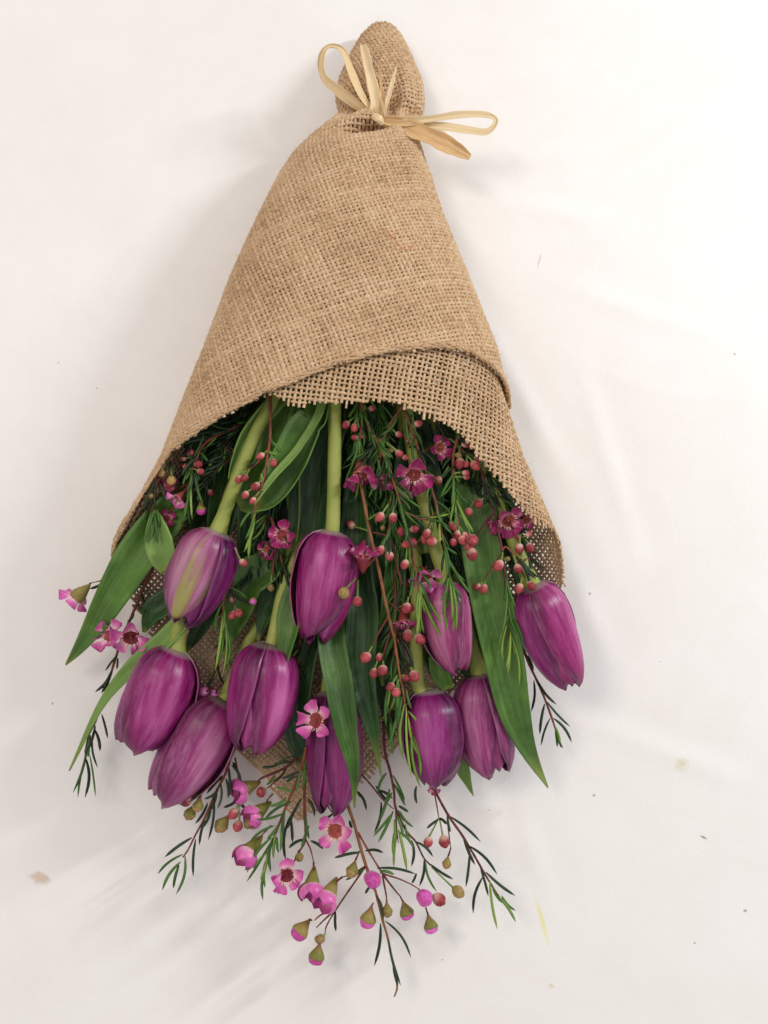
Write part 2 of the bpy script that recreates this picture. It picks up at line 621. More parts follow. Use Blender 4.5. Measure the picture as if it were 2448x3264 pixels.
def surf_n(th, t, off):
    e = 1e-3
    du = surf(th + e, t, off) - surf(th - e, t, off)
    dv = surf(th, t + e, off) - surf(th, t - e, off)
    n = np.cross(du, dv)
    n /= np.linalg.norm(n, axis=-1, keepdims=True) + 1e-12
    return n


def project(p):
    d = p - cam_loc
    zc = d @ cam_d
    return 1224 + d[..., 0] / zc / (2 * T) * 3264, 1632 - (d @ cam_u) / zc / (2 * T) * 3264


gt = np.linspace(.01, .56, 600)
THF = np.linspace(.03, math.pi - .03, 240)
THB = np.linspace(math.pi + .05, 2 * math.pi - .05, 240)


def make_loc(ths, off):
    A, B = np.meshgrid(ths, gt, indexing='ij')
    px, py = project(surf(A, B, off))

    def f(x, y):
        i = np.argmin((px - x) ** 2 + (py - y) ** 2)
        return float(A.ravel()[i]), float(B.ravel()[i])
    return f


loc_front = make_loc(THF, 0.0)
loc_flap = make_loc(THF, .0028)
loc_back = make_loc(THB, 0.0)
# developed cone
TH = np.linspace(-math.pi, 3 * math.pi, 2401)
t_ref = float(np.interp(900, [r[0] for r in ROWS], rows[:, 0]))
G = (surf(TH, np.full_like(TH, t_ref)) - apex) / t_ref
LEN = np.linalg.norm(G, axis=1)
Gu = G / LEN[:, None]
PHI = np.concatenate([[0], np.cumsum(np.arccos(np.clip((Gu[1:] * Gu[:-1]).sum(1), -1, 1)))])


def t_of_row(y):
    return float(np.interp(y, [r[0] for r in ROWS], rows[:, 0]))


def weave(name, parent, th0, th1, edge, off, sp, half_w, seed, direction=None, t_min=.02, tmin_fn=None, fray=.002):
    """plain weave of real yarns on the developed cone, clipped at the cloth's edge (list of theta, t)"""
    rg = np.random.default_rng(seed)
    eth = np.array([e[0] for e in edge])
    et = np.array([e[1] for e in edge])
    o = np.argsort(eth)
    eth, et = eth[o], et[o]
    pm = float(np.interp((th0 + th1) / 2, TH, PHI))

    def dev(th, t):
        ph = np.interp(th, TH, PHI) - pm
        r = t * np.interp(th, TH, LEN)
        return np.stack([r * np.sin(ph), r * np.cos(ph)], -1)
    if direction is None:
        sel = dev(eth, et)
        cc = np.cov((sel - sel.mean(0)).T)
        w, v = np.linalg.eigh(cc)
        d = v[:, -1]
    else:
        d = np.array(direction)
    d = d / np.linalg.norm(d)
    e1, e2 = d, np.array([-d[1], d[0]])
    A, B = np.meshgrid(np.linspace(th0, th1, 80), np.linspace(t_min, et.max() + .01, 60))
    allp = dev(A.ravel(), B.ravel())
    verts, quads, tones, nv = [], [], [], 0
    SUB, SIDES = 2, 5
    for fam in (0, 1):
        ea, eb = (e1, e2) if fam == 0 else (e2, e1)      # ea along the yarn, eb across
        la, lb = allp @ ea, allp @ eb
        ia0, ia1 = int(np.floor(la.min() / sp)), int(np.ceil(la.max() / sp))
        ib0, ib1 = int(np.floor(lb.min() / sp)), int(np.ceil(lb.max() / sp))
        s_idx = np.arange(ia0 * SUB, ia1 * SUB + 1) / SUB
        lines = np.arange(ib0, ib1 + 1)
        n_l, n_s = len(lines), len(s_idx)
        jit = rg.normal(0, .03, (n_l, 1)) + .05 * np.sin(s_idx[None] * rg.uniform(.12, .3, (n_l, 1)) + rg.uniform(0, 6.28, (n_l, 1)))
        s2 = s_idx[None] + .10 * np.sin(lines[:, None] * .45 + s_idx[None] * .21) + 0 * jit
        pos = (s2 * sp)[..., None] * ea + ((lines[:, None] + jit) * sp)[..., None] * eb
        r = np.hypot(pos[..., 0], pos[..., 1])
        ph = np.arctan2(pos[..., 0], pos[..., 1]) + pm
        th = np.interp(ph, PHI, TH)
        t = r / np.interp(th, TH, LEN)
        fr = np.abs(rg.normal(0, fray * 1.2, (n_l, 1))) if fam else -np.abs(rg.normal(0, fray * .6, (n_l, 1)))
        tm = t_min if tmin_fn is None else tmin_fn(th)
        ok = (t > tm) & (t < np.interp(th, eth, et) + fr) & (th > th0 + rg.normal(0, .01, (n_l, 1))) & (th < th1)
        ok &= np.abs(ph - pm) < 2.9
        phase = np.cos(math.pi * (s_idx[None] + lines[:, None]))
        if fam:
            phase = -phase
        disp = phase * sp * .17 + rg.normal(0, .03, phase.shape) * sp
        base = surf(th, t, off)
        nrm = surf_n(th, t, off)
        p = base + nrm * disp[..., None]
        tg = np.zeros_like(p)
        tg[:, 1:-1] = p[:, 2:] - p[:, :-2]
        tg[:, 0] = p[:, 1] - p[:, 0]
        tg[:, -1] = p[:, -1] - p[:, -2]
        tg /= np.linalg.norm(tg, axis=-1, keepdims=True) + 1e-12
        side = np.cross(tg, nrm)
        side /= np.linalg.norm(side, axis=-1, keepdims=True) + 1e-12
        nn = np.cross(side, tg)
        wob = 1 + .14 * np.sin(s_idx[None] * rg.uniform(.2, .7, (n_l, 1)) + rg.uniform(0, 6.28, (n_l, 1))) + rg.normal(0, .08, phase.shape)
        wob *= rg.uniform(.88, 1.12, (n_l, 1))
        tone = np.clip(rg.normal(.5, .09, (n_l, 1)) + rg.normal(0, .13, phase.shape), 0, 1)
        idx = -np.ones(ok.shape, dtype=np.int64)
        used = ok.copy()
        idx[used] = np.arange(used.sum())
        P0, S0, N0, W0 = p[used], side[used], nn[used], wob[used]
        ring = []
        for k in range(SIDES):
            a = 2 * math.pi * k / SIDES + .3
            ring.append(P0 + S0 * (math.cos(a) * half_w * sp * W0)[:, None] + N0 * (math.sin(a) * half_w * sp * .62 * W0)[:, None])
        ring = np.stack(ring, 1).reshape(-1, 3)
        verts.append(ring)
        tones.append(np.repeat(tone[used], SIDES))
        a = idx[:, :-1]
        b = idx[:, 1:]
        m = (a >= 0) & (b >= 0)
        a, b = a[m], b[m]
        for k in range(SIDES):
            k2 = (k + 1) % SIDES
            quads.append(np.stack([a * SIDES + k, a * SIDES + k2, b * SIDES + k2, b * SIDES + k], 1) + nv)
        nv += len(ring)
    verts = np.concatenate(verts)
    ob = put(name, fast_mesh(name, verts, np.concatenate(quads), M_BURLAP, np.concatenate(tones)), parent)
    ob["kind"] = "stuff"
    return ob, verts


def make_burlap():
    root = empty("burlap_wrap", (float(np.interp(t_ref, rows[:, 0], rows[:, 1])), float(apex[1] - t_ref), 0),
                 "tan woven burlap cone wrapped round the flower stems", "burlap wrap")
    flap_px = [('I', 480, 960), ('I', 600, 840), ('I', 700, 725), ('I', 800, 650), ('I', 1000, 500), ('I', 1300, 290), ('I', 1650, 110),
               ('C', 1130, 110), ('B', 500, 488), ('B', 620, 440), ('B', 800, 372), ('B', 980, 338), ('B', 1200, 312), ('B', 1350, 340),
               ('B', 1450, 400), ('B', 1520, 490)]
    edge = [loc_flap(*src(*q)) for q in flap_px]
    flap = [(-1.2, t_of_row(1225)), (-.3, t_of_row(1225)), (.0, t_of_row(1205)), (.16, t_of_row(1150)), (.30, t_of_row(1075))] + [e for e in edge if e[0] > .42] + \
           [(math.pi + .1, t_of_row(880)), (math.pi + .8, t_of_row(960))]
    ob, v1 = weave("outer_flap", root, -.9, math.pi + .55, flap, .0028, .0023, .46, 3, fray=.0006,
                   direction=(math.cos(R(-25)), math.sin(R(-25))), t_min=rows[0, 0] + .001)
    ob["label"] = "outer burlap flap crossing over the front, with a rolled edge"
    front_px = [('B', 400, 540), ('B', 520, 596), ('B', 650, 580), ('B', 800, 578), ('B', 950, 575), ('B', 1040, 600), ('B', 1150, 640),
                ('D', 760, 270), ('D', 900, 350), ('D', 1050, 540), ('D', 1150, 650), ('D', 1250, 770), ('D', 1370, 890), ('D', 1490, 965)]
    inner = [loc_front(*src(*q)) for q in front_px]
    th_first = min(e[0] for e in inner)
    back_px = [(1799, 1887), (1650, 2020), (1495, 2146), (1340, 2290), (1186, 2470), (1040, 2560), (960, 2620), (890, 2540), (831, 2463), (765, 2405), (690, 2310),
               (611, 2225), (520, 2080), (450, 1960), (405, 1860)]
    back = [loc_back(*q) for q in back_px]
    back = [b_ for b_ in back if math.pi + .2 < b_[0] < 2 * math.pi - .2]
    edge = [(th_first - .6, t_of_row(830))] + inner + [(math.pi + .06, t_of_row(1250))] + back + \
           [(2 * math.pi - .06, t_of_row(1190)), (2 * math.pi + .12, t_of_row(1090)), (2 * math.pi + .5, t_of_row(900))]
    sel = np.array([e for e in inner if .8 < e[0] < 2.2])
    pm = float(np.interp((.55 + 2 * math.pi + .3) / 2, TH, PHI))
    ph = np.interp(sel[:, 0], TH, PHI) - pm
    r = sel[:, 1] * np.interp(sel[:, 0], TH, LEN)
    dd = np.stack([r * np.sin(ph), r * np.cos(ph)], -1)
    w, v = np.linalg.eigh(np.cov((dd - dd.mean(0)).T))
    ob, v2 = weave("inner_layer", root, .55, 2 * math.pi + .3, edge, 0.0, .0027, .30, 5, direction=v[:, -1], fray=.0012, t_min=rows[0, 0] + .002)
    ob["label"] = "inner burlap layer with a raw, frayed edge"
    # rolled selvage along the flap's edge: three twisted strands
    fl = sorted(flap)
    fe = np.array([f for f in fl if -.5 <= f[0] <= math.pi + .5])
    vs, qs, tn, nv = [], [], [], 0
    thx = np.linspace(fe[0, 0], fe[-1, 0], 420)
    kern = np.ones(9) / 9
    tx = np.interp(thx, fe[:, 0], fe[:, 1])
    tx = np.convolve(np.pad(tx, 4, mode='edge'), kern, 'valid')
    for s in range(4):
        ang = np.arange(420) * .21 + s * 1.57 + .5 * np.sin(np.arange(420) * .07 + s)
        base = surf(thx, tx - .0016 + .0010 * np.cos(ang) + .0003 * nrng.normal(size=420), .0036)
        nm = surf_n(thx, tx, .0042)
        p = base + nm * (.0005 * np.sin(ang))[:, None]
        tg = np.gradient(p, axis=0)
        tg /= np.linalg.norm(tg, axis=1, keepdims=True)
        sd = np.cross(tg, nm)
        rad = .00075 * (1 + .25 * nrng.normal(size=420))
        for k in range(5):
            a = 2 * math.pi * k / 5
            vs.append(p + sd * (rad * math.cos(a))[:, None] + nm * (rad * math.sin(a))[:, None])
        i = np.arange(419)
        for k in range(5):
            k2 = (k + 1) % 5
            qs.append(np.stack([nv + k * 420 + i, nv + k2 * 420 + i, nv + k2 * 420 + i + 1, nv + k * 420 + i + 1], 1))
        nv += 5 * 420
        tn.append(np.full(5 * 420, .45 + .1 * nrng.normal()))
    put("rolled_edge", fast_mesh("rolled_edge", np.concatenate(vs), np.concatenate(qs), M_BURLAP, np.concatenate(tn)), root)
    # loose jute fibres standing off the cloth
    allv = np.concatenate([v1, v2])
    pick = allv[nrng.integers(0, len(allv), 2600)]
    vs, qs, nv = [], [], 0
    for p in pick:
        d = unit(nrng.normal(size=3) + np.array([0, 0, .5]))
        s = unit(np.cross(d, nrng.normal(size=3)))
        ln = nrng.uniform(.0015, .005)
        b = unit(nrng.normal(size=3)) * ln * .35
        path = [p, p + d * ln * .5 + b * .5, p + d * ln + b * 1.6]
        for j, q in enumerate(path):
            w = (.00009, .00008, .00003)[j]
            n2 = np.cross(d, s)
            vs += [q + s * w, q + (-.5 * s + .87 * n2) * w, q + (-.5 * s - .87 * n2) * w]
        for j in range(2):
            for k in range(3):
                k2 = (k + 1) % 3
                qs.append((nv + j * 3 + k, nv + j * 3 + k2, nv + j * 3 + 3 + k2, nv + j * 3 + 3 + k))
        nv += 9
    ob = put("loose_fibres", fast_mesh("loose_fibres", np.array(vs), np.array(qs), M_BURLAP, np.full(nv, .8)), root)
    ob["kind"] = "stuff"


make_burlap()


# ------------------------------------------------------------------ leaves and ribbons
def strip(name, pts, width, prof, mat, parent, roll=0.0, cup=.25, keel=.0, n=26, m=8, thick=.0005, wave=0.0, twist=0.0, up=(0, 0, 1), ridge=0.0):
    """flat blade along a path: width in metres, prof = relative width along the length"""
    path = catmull(pts, n)
    fr = frames(path, up)
    pv = np.interp(np.linspace(0, 1, n + 1), np.linspace(0, 1, len(prof)), prof)
    ph = rnd.uniform(0, 6)
    rid = [rnd.uniform(-1, 1) * ridge for _ in range(m + 1)]
    vs, uv, fs = [], [], []
    for i, p in enumerate(path):
        t, u, s = fr[i]
        a = roll + twist * i / n
        U = u * math.cos(a) + s * math.sin(a)
        S = np.cross(t, U)
        w = width / 2 * pv[i]
        for j in range(m + 1):
            x = j / m * 2 - 1
            h = cup * w * (x * x - .5) + keel * w * (abs(x) - .5)
            h += wave * width * abs(x) * math.sin(i / n * 9 + ph + (2.2 if x > 0 else 0))
            if ridge:
                h += w * rid[j] * (.6 + .4 * math.sin(i * .5 + j))
                x *= 1 + (.07 * math.sin(i * .45 + ph + j) + .04 * math.sin(i * 1.13 + 2 * ph + j) if j in (0, m) else 0)
            vs.append(p + S * (x * w) + U * h)
            uv.append((j / m, i / n))
    for i in range(n):
        for j in range(m):
            a = i * (m + 1) + j
            fs.append((a, a + 1, a + m + 2, a + m + 1))
    o = put(name, mesh_of(name, vs, fs, mat, uvs=uv), parent)
    sm = o.modifiers.new("thickness", 'SOLIDIFY')
    sm.thickness = thick
    sm.offset = 0
    return o


LEAF = [.30, .55, .78, .93, 1.0, .98, .90, .78, .62, .44, .24, .03]
LEAF_TIP = [.9, 1.0, 1.0, .97, .92, .84, .74, .62, .48, .33, .17, .02]


def leaf(parent, spec, width_px, mat=None, prof=LEAF_TIP, roll=0, cup=.35, keel=.25, wave=.04, twist=0.0):
    pts = parse(spec)
    w = width_px * mpp(pts[len(pts) // 2][2])
    return strip("leaf", [np.array(p) for p in pts], w, prof, mat or M_LEAF, parent, R(roll), cup, keel, wave=wave, twist=R(twist), thick=.0007)


def parse(spec):
    """'D 320,250,6.5 380,380 ...' -> points (zone letter may change midway; z carries on)"""
    zone, z, out = None, 3.0, []
    for tok in spec.split():
        if tok.isalpha():
            zone = tok
            continue
        v = [float(a) for a in tok.split(",")]
        if len(v) > 2:
            z = v[2]
        out.append(P(zone, v[0], v[1], z))
    return out


# ------------------------------------------------------------------ tulips
def basis(axis, face):
    z = Vector(axis).normalized()
    y = Vector(face) - z * z.dot(Vector(face))
    y.normalize()
    x = y.cross(z)
    return Matrix((x, y, z)).transposed()


FV = [0, .04, .10, .20, .32, .45, .60, .74, .85, .93, .97, 1.0]
FR = [.18, .54, .80, .96, 1.0, .985, .92, .81, .67, .50, .37, .20]
HV = [0, .12, .35, .6, .78, .9, .96, 1.0]
HA = [80, 78, 74, 69, 64, 54, 42, 12]


def petal_mesh(L, rmax, off, length, open_, seed, lean, mat, belly=0.0, n=24, m=18):
    rg = random.Random(seed)
    vs, uv, fs = [], [], []
    ph1, ph2 = rg.uniform(0, 6), rg.uniform(0, 6)
    skew = rg.uniform(-.12, .12)
    for i in range(n + 1):
        v = i / n
        vv = v * length
        rr = np.interp(vv, FV, FR) * rmax * (1 + belly * (vv - .5) * 2) + open_ * rmax * max(0, vv - .5) ** 2 * 3
        ha = R(float(np.interp(v, HV, HA)))
        for j in range(m + 1):
            u = j / m * 2 - 1
            ang = ha * u + skew * v * (1 - abs(u)) + .02 * math.sin(v * 7 + ph1) * abs(u)
            rad = rr * (1 + off)
            rad += rmax * (lean * u + .4 * abs(lean)) * (.6 + .4 * v)                       # one edge tucks under its neighbour
            if u * lean > 0:                                               # free edge: a thin lip that rolls outward here and there
                rad += rmax * .045 * max(0, abs(u) - .70) / .30 * math.sin(v * 3.1) * (1 + .8 * math.sin(v * 9 + ph2))
            else:
                rad -= rmax * .10 * max(0, abs(u) - .25) / .75
            rad += rmax * .030 * math.exp(-(u / .16) ** 2) * math.sin(v * math.pi)      # midrib ridge
            rad -= rmax * .030 * math.exp(-((abs(u) - .42) / .2) ** 2) * math.sin(v * math.pi)
            zz = vv - .11 * (u * u) * max(0, v - .5) + .007 * math.sin(u * 7 + ph1) * v ** 5
            vs.append((rad * math.sin(ang), rad * math.cos(ang), zz * L))
            uv.append((j / m, v))
    for i in range(n):
        for j in range(m):
            a = i * (m + 1) + j
            fs.append((a, a + 1, a + m + 2, a + m + 1))
    return mesh_of("petal", vs, fs, mat, uvs=uv)


def tulip(label, base, tip, width_px, roll, stem, mat0=None, seed=1, open_=.05, lens=None, stem_r=.0036, skin=None, belly=.0):
    b, t = P(*base), P(*tip)
    L = (t - b).length
    rmax = width_px * mpp(b.z) / 2 * .86
    root = empty("tulip", b, label, "tulip", "purple tulips in the bouquet")
    Mx = Matrix.Translation(b) @ basis(t - b, (0, 0, 1)).to_4x4()
    rg = random.Random(seed)
    hand = 1 if rg.random() > .5 else -1
    bend = (rg.uniform(-.035, .035) * L, rg.uniform(-.01, .02) * L, 0)
    for k in range(6):
        inner = k >= 3
        ang = roll + (k % 3) * 120 + (60 if inner else 0) + rg.uniform(-5, 5)
        ln = (rg.uniform(.96, 1.01) if not inner else rg.uniform(.90, .96))
        if lens and k < len(lens):
            ln = lens[k]
        mt = mat0 if (mat0 and k == 0) else (skin or M_PETAL)
        me = petal_mesh(L, rmax, (.03 if not inner else -.10), ln, open_ * (1 if not inner else .3), seed * 10 + k,
                        (.07 if not inner else .03) * hand, mt, belly)
        arch = Matrix.Rotation(-R(ang), 3, 'Z') @ Vector(bend)
        for v in me.vertices:
            q = math.sin(math.pi * min(1, max(0, v.co.z / L)))
            v.co.x += arch.x * q
            v.co.y += arch.y * q
        o = put("petal", me, root, Mx @ Matrix.Rotation(R(ang), 4, 'Z'))
        sm = o.modifiers.new("thickness", 'SOLIDIFY')
        sm.thickness = .0006
        sm.offset = -1
        if mt is M_PETAL_G:
            o["label"] = "pale outer petal flamed with green"
    pts = [np.array(p) for p in parse(stem)] + [np.array(b + (t - b).normalized() * .004)]
    tube("stem", pts, [stem_r] * 6 + [stem_r * 1.05, stem_r * 1.5], M_STEM, root, n=28, sides=12)
    return root


T1 = tulip("purple tulip whose front petal is streaked green and cream", ('W', 472, 1147, 6.0), ('W', 388, 1350, 5.2), 214, 10,
           'W 760,420,3.4 650,700,5.0 590,860,6.3 C 1080,350,6.4 960,640,6.4 870,880,6.2', M_PETAL_G, 3, belly=0.02, skin=M_PETAL_DEEP, open_=.0, lens=[.93, 1.0, 1.0])
T2 = tulip("large upright purple tulip in the bouquet's middle, just below the burlap", ('W', 716, 1146, 6.2), ('W', 676, 1392, 5.2), 218, 16,
           'W 800,420,3.6 735,700,6.0 723,870,7.0 D 130,420,6.9 D 120,900,6.5', None, 5, belly=-0.03, skin=M_PETAL, open_=.03, lens=[.93, 1.0, .98])
T3 = tulip("leftmost purple tulip, beside the long narrow leaf", ('W', 385, 1402, 3.6), ('W', 282, 1622, 3.0), 240, -30,
           'W 740,440,2.4 560,900,3.0 430,1260,3.7 E 830,380,3.8 815,440,3.7', None, 8, belly=0.12, open_=.06, lens=[.98, .96, 1.0], stem_r=.0042)
T4 = tulip("lowest left purple tulip, lying slantwise with its tip on the paper", ('W', 487, 1512, 2.4), ('W', 345, 1735, 2.1), 228, -28,
           'W 780,440,2.2 700,900,2.2 610,1280,2.6 E 1300,400,2.6 1110,820,2.5', None, 12, belly=0.04, skin=M_PETAL_PALE, open_=.05, lens=[1.0, .95, 1.0])
T5 = tulip("purple tulip with a small green leaf tip resting on it", ('W', 582, 1390, 4.2), ('W', 540, 1625, 3.6), 232, -42,
           'W 790,440,2.6 720,900,3.2 640,1200,4.0 E 1480,130,4.2 1410,460,4.2', None, 17, belly=0.04, open_=.04, lens=[1.0, 1.0, .97], stem_r=.0038)
T6 = tulip("purple tulip low in the middle, half hidden by two long leaves", ('W', 712, 1490, 2.6), ('W', 716, 1762, 2.2), 186, -32,
           'W 800,440,2.0 740,900,2.0 720,1300,2.5', None, 23, belly=0.08, skin=M_PETAL_DEEP, open_=.0, lens=[1.0, .98, 1.0])
T7 = tulip("deep purple tulip with light green needles hanging across it", ('W', 924, 1490, 3.6), ('W', 944, 1700, 3.2), 206, 16,
           'W 830,440,2.6 870,900,3.4 900,1250,3.8 F 745,180,3.8 755,490,3.7', None, 27, belly=0.06, skin=M_PETAL_DEEP, open_=.05, lens=[.99, .95, 1.0])
T8 = tulip("pinkish purple tulip at the right bottom, next to the broad leaf's edge", ('W', 1036, 1455, 2.5), ('W', 1068, 1678, 2.3), 200, 34,
           'W 840,440,2.2 930,900,2.4 1000,1300,2.6', None, 31, belly=0.1, skin=M_PETAL_PALE, open_=.06, lens=[1.0, .97, .96])
T9 = tulip("pale purple tulip behind the hanging needles and red buds", ('W', 955, 1258, 5.0), ('W', 987, 1456, 4.5), 172, 34,
           'W 840,440,3.0 880,900,4.8 D 740,1000,5.2 795,1200,5.1', None, 37, belly=-0.04, skin=M_PETAL_PALE, open_=.0, lens=[1.0, 1.0, .97])
T10 = tulip("rightmost purple tulip, leaning out past the burlap rim", ('W', 1148, 1262, 5.0), ('W', 1238, 1484, 3.6), 200, -56,
            'W 860,440,3.0 980,850,4.4 1080,1100,5.0', None, 41, belly=-0.02, open_=.0, lens=[1.0, .98, 1.0])

# leaves, each on the tulip it grows from
leaf(T3, 'C 640,700,3.2 500,900,4.2 300,1150,4.6 E 440,130,4.0 300,370,3.0 200,520,1.8 118,620,.9', 124, M_LEAF, [.3, .7, .98, 1, .96, .86, .7, .5, .33, .18, .03], -14, .3, .2)
leaf(T3, 'C 400,880,5.0 420,1020,5.3 450,1150,5.2 500,1290,4.6', 92, M_LEAF_Y, [.15, .5, .85, 1, 1, .9, .6], 6, .5, .1, twist=10)
leaf(T3, 'W 440,1290,3.9 365,1375,4.0 280,1450,3.4 215,1530,2.2 150,1665,.8', 62, M_LEAF_Y, [.6, .9, 1, 1, .95, .85, .72, .55, .36, .18, .03], 22, .35, .35)
leaf(T1, 'W 640,820,5.2 575,890,6.2 C 1010,400,6.2 940,560,5.9 890,680,5.5', 58, M_LEAF_Y, [.8, 1, 1, .9, .7, .45, .05], -28, .4, .4)
leaf(T1, 'W 700,800,5.4 690,900,6.8 C 1420,360,6.9 1310,600,6.9 1180,800,6.7 1060,870,6.3', 132, M_LEAF, [.4, .62, .85, 1, 1, .92, .7, .34], 24, .35, .9)
leaf(T1, 'W 700,820,6.4 C 1500,230,7.1 1350,480,7.25 1190,660,7.2 1060,840,6.9', 40, M_LEAF_Y, [.9, 1, 1, .9, .8, .6, .3], 40, .4, .2)
leaf(T1, 'W 660,830,5.0 C 1250,330,5.6 1180,600,5.5 1050,790,5.2 950,850,4.9', 130, M_LEAF, [.5, .8, 1, 1, .8, .3], -10, .4, .3)
leaf(T1, 'W 640,840,4.8 C 1330,300,5.4 1320,640,5.0 1330,900,4.6 1320,1100,4.4', 60, M_LEAF_Y, [.3, .7, 1, 1, .9, .7, .4], 30, .4, .3)
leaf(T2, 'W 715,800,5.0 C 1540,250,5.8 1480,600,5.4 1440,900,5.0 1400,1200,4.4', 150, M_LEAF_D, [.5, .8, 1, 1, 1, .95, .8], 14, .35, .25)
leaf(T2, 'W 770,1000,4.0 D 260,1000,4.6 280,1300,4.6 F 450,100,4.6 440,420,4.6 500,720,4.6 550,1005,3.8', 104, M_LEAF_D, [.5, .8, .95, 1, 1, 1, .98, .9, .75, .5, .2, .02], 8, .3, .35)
leaf(T6, 'W 730,1250,3.9 F 270,200,4.6 310,480,5.2 355,740,5.2 395,960,4.6 402,1175,3.4', 88, M_LEAF, [.7, .9, 1, 1, 1, .97, .88, .72, .55, .36, .18, .02], -10, .3, .4)
leaf(T5, 'W 680,1180,5.2 C 1330,1500,5.0 E 1510,420,5.2 1470,600,5.1 1432,765,4.9', 92, M_LEAF, [.6, .85, 1, 1, .95, .8, .6, .4, .2, .03], 30, .3, .4)
leaf(T6, 'W 690,1330,3.2 F 120,330,3.3 80,600,2.9 90,800,2.4 150,960,2.0', 90, M_LEAF_D, [.7, 1, 1, 1, .9, .75, .5], 10, .3, .3)
leaf(T10, 'W 1010,950,4.6 D 1000,700,5.2 1050,1100,5.2 F 1170,60,5.0 1230,330,5.0 1290,640,4.7 1370,860,3.2 1478,1062,1.0', 128, M_LEAF, [.5, .8, .95, 1, 1, 1, .97, .9, .74, .5, .27, .03], 4, .25, .2)
leaf(T8, 'F 960,800,1.9 1000,950,1.5 1030,1030,1.2 1062,1112,.8', 46, M_LEAF_Y, [1, 1, .9, .75, .5, .25, .03], 0, .3, .3)
leaf(T9, 'W 900,900,4.0 D 640,600,4.8 680,900,4.6 700,1100,4.2', 150, M_LEAF_D, [.4, .8, 1, 1, .9, .6, .2], -6, .3, .2)
leaf(T9, 'F 860,330,3.2 880,430,3.2 925,520,3.0', 60, M_LEAF, [.8, 1, .9, .6], 10, .3, .3)
leaf(T7, 'W 850,1000,3.4 D 450,1100,4.0 440,1300,4.0 D 400,1500,3.8 F 420,300,3.4 470,600,3.0', 110, M_LEAF_D, [.6, 1, 1, 1, 1, .8, .4, .1], 4, .3, .3)
leaf(T7, 'D 520,1000,4.4 500,1250,4.4 470,1500,4.0 F 540,300,3.6 560,500,3.2', 76, M_LEAF, [.5, .8, 1, 1, .9, .7, .4, .1], -20, .3, .3)
leaf(T4, 'W 640,1130,3.6 C 1150,1250,4.3 1020,1350,4.2 E 1200,260,3.6 1150,400,3.2 1130,500,2.8', 120, M_LEAF, [.4, .8, 1, 1, .9, .7, .4, .05], 12, .4, .3)
leaf(T4, 'W 470,1240,2.6 E 720,250,2.8 640,330,2.6 600,420,2.2', 80, M_LEAF_D, [.6, 1, 1, .8, .5, .1], 10, .3, .3)
leaf(T4, 'W 480,1300,2.4 E 1000,300,2.6 920,440,2.2 870,540,2.0', 60, M_LEAF_D, [.6, 1, 1, .8, .5, .1], -10, .3, .3)
leaf(T10, 'W 1040,980,3.6 D 1180,900,4.2 1260,1150,3.6 D 1290,1350,3.0', 90, M_LEAF_D, [.6, 1, 1, .8, .5, .1], -10, .3, .3)
leaf(T8, 'W 960,900,2.6 D 850,800,3.4 900,1100,3.0 F 1000,200,2.6 1100,420,2.2', 150, M_LEAF_D, [.6, 1, 1, 1, .8, .5], 6, .3, .2)
leaf(T7, 'F 560,150,2.8 590,380,3.0 600,600,2.6 600,800,2.0', 96, M_LEAF_D, [.6, 1, 1, .9, .7, .4, .1], 10, .3, .3)
leaf(T7, 'F 700,60,3.0 800,250,3.0 850,400,2.8 870,480,2.6', 80, M_LEAF, [.6, 1, 1, .9, .7, .4, .1], -14, .3, .3)
leaf(T8, 'F 960,200,2.6 1000,320,2.6 1040,420,2.4 1060,500,2.0', 66, M_LEAF_D, [.6, 1, 1, .9, .7, .4, .1], 10, .3, .3)
leaf(T5, 'E 1420,-60,3.4 1400,150,3.6 1350,330,3.3 1310,480,3.0', 74, M_LEAF_D, [.6, 1, 1, .9, .7, .4, .1], 16, .3, .3)
leaf(T6, 'F 60,150,3.0 40,380,2.7 -10,600,2.2 -40,780,1.6', 70, M_LEAF_D, [.6, 1, 1, .9, .7, .4, .1], -10, .3, .3)
# deeper leaves that fill the mouth of the cone
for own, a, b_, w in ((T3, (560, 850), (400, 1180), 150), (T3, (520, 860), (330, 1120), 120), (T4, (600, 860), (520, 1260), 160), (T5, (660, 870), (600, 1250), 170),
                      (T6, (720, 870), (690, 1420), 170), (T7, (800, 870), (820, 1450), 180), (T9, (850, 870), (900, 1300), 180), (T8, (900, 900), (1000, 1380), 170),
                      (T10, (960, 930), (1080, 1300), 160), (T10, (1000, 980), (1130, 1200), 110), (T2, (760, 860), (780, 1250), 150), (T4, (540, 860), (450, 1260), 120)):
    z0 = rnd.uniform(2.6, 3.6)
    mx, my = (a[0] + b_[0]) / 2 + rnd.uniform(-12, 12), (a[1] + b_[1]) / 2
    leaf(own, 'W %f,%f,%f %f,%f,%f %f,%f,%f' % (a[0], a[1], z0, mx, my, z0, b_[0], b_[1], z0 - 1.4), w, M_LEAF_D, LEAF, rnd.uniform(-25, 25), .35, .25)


# ------------------------------------------------------------------ wax flower sprigs
def needle_mesh(mat, bend, seed):
    n, vs, fs, = 7, [], []
    for i in range(n + 1):
        v = i / n
        w = np.interp(v, [0, .06, .3, .75, .93, 1], [.35, .7, .95, 1, .7, .12])
        x = bend * math.sin(v * math.pi) * .08
        y = bend * .10 * v * v
        for (a, b) in ((-1, 0), (0, .55), (1, 0), (0, -.45)):
            vs.append((x + 0, y, v))
            vs[-1] = np.array([a * .5 * w, b * w, 0]), np.array([x, y, v])
    # half-width of one unit in x/y is scaled at placement; the bend is kept in the second half
    return n, vs


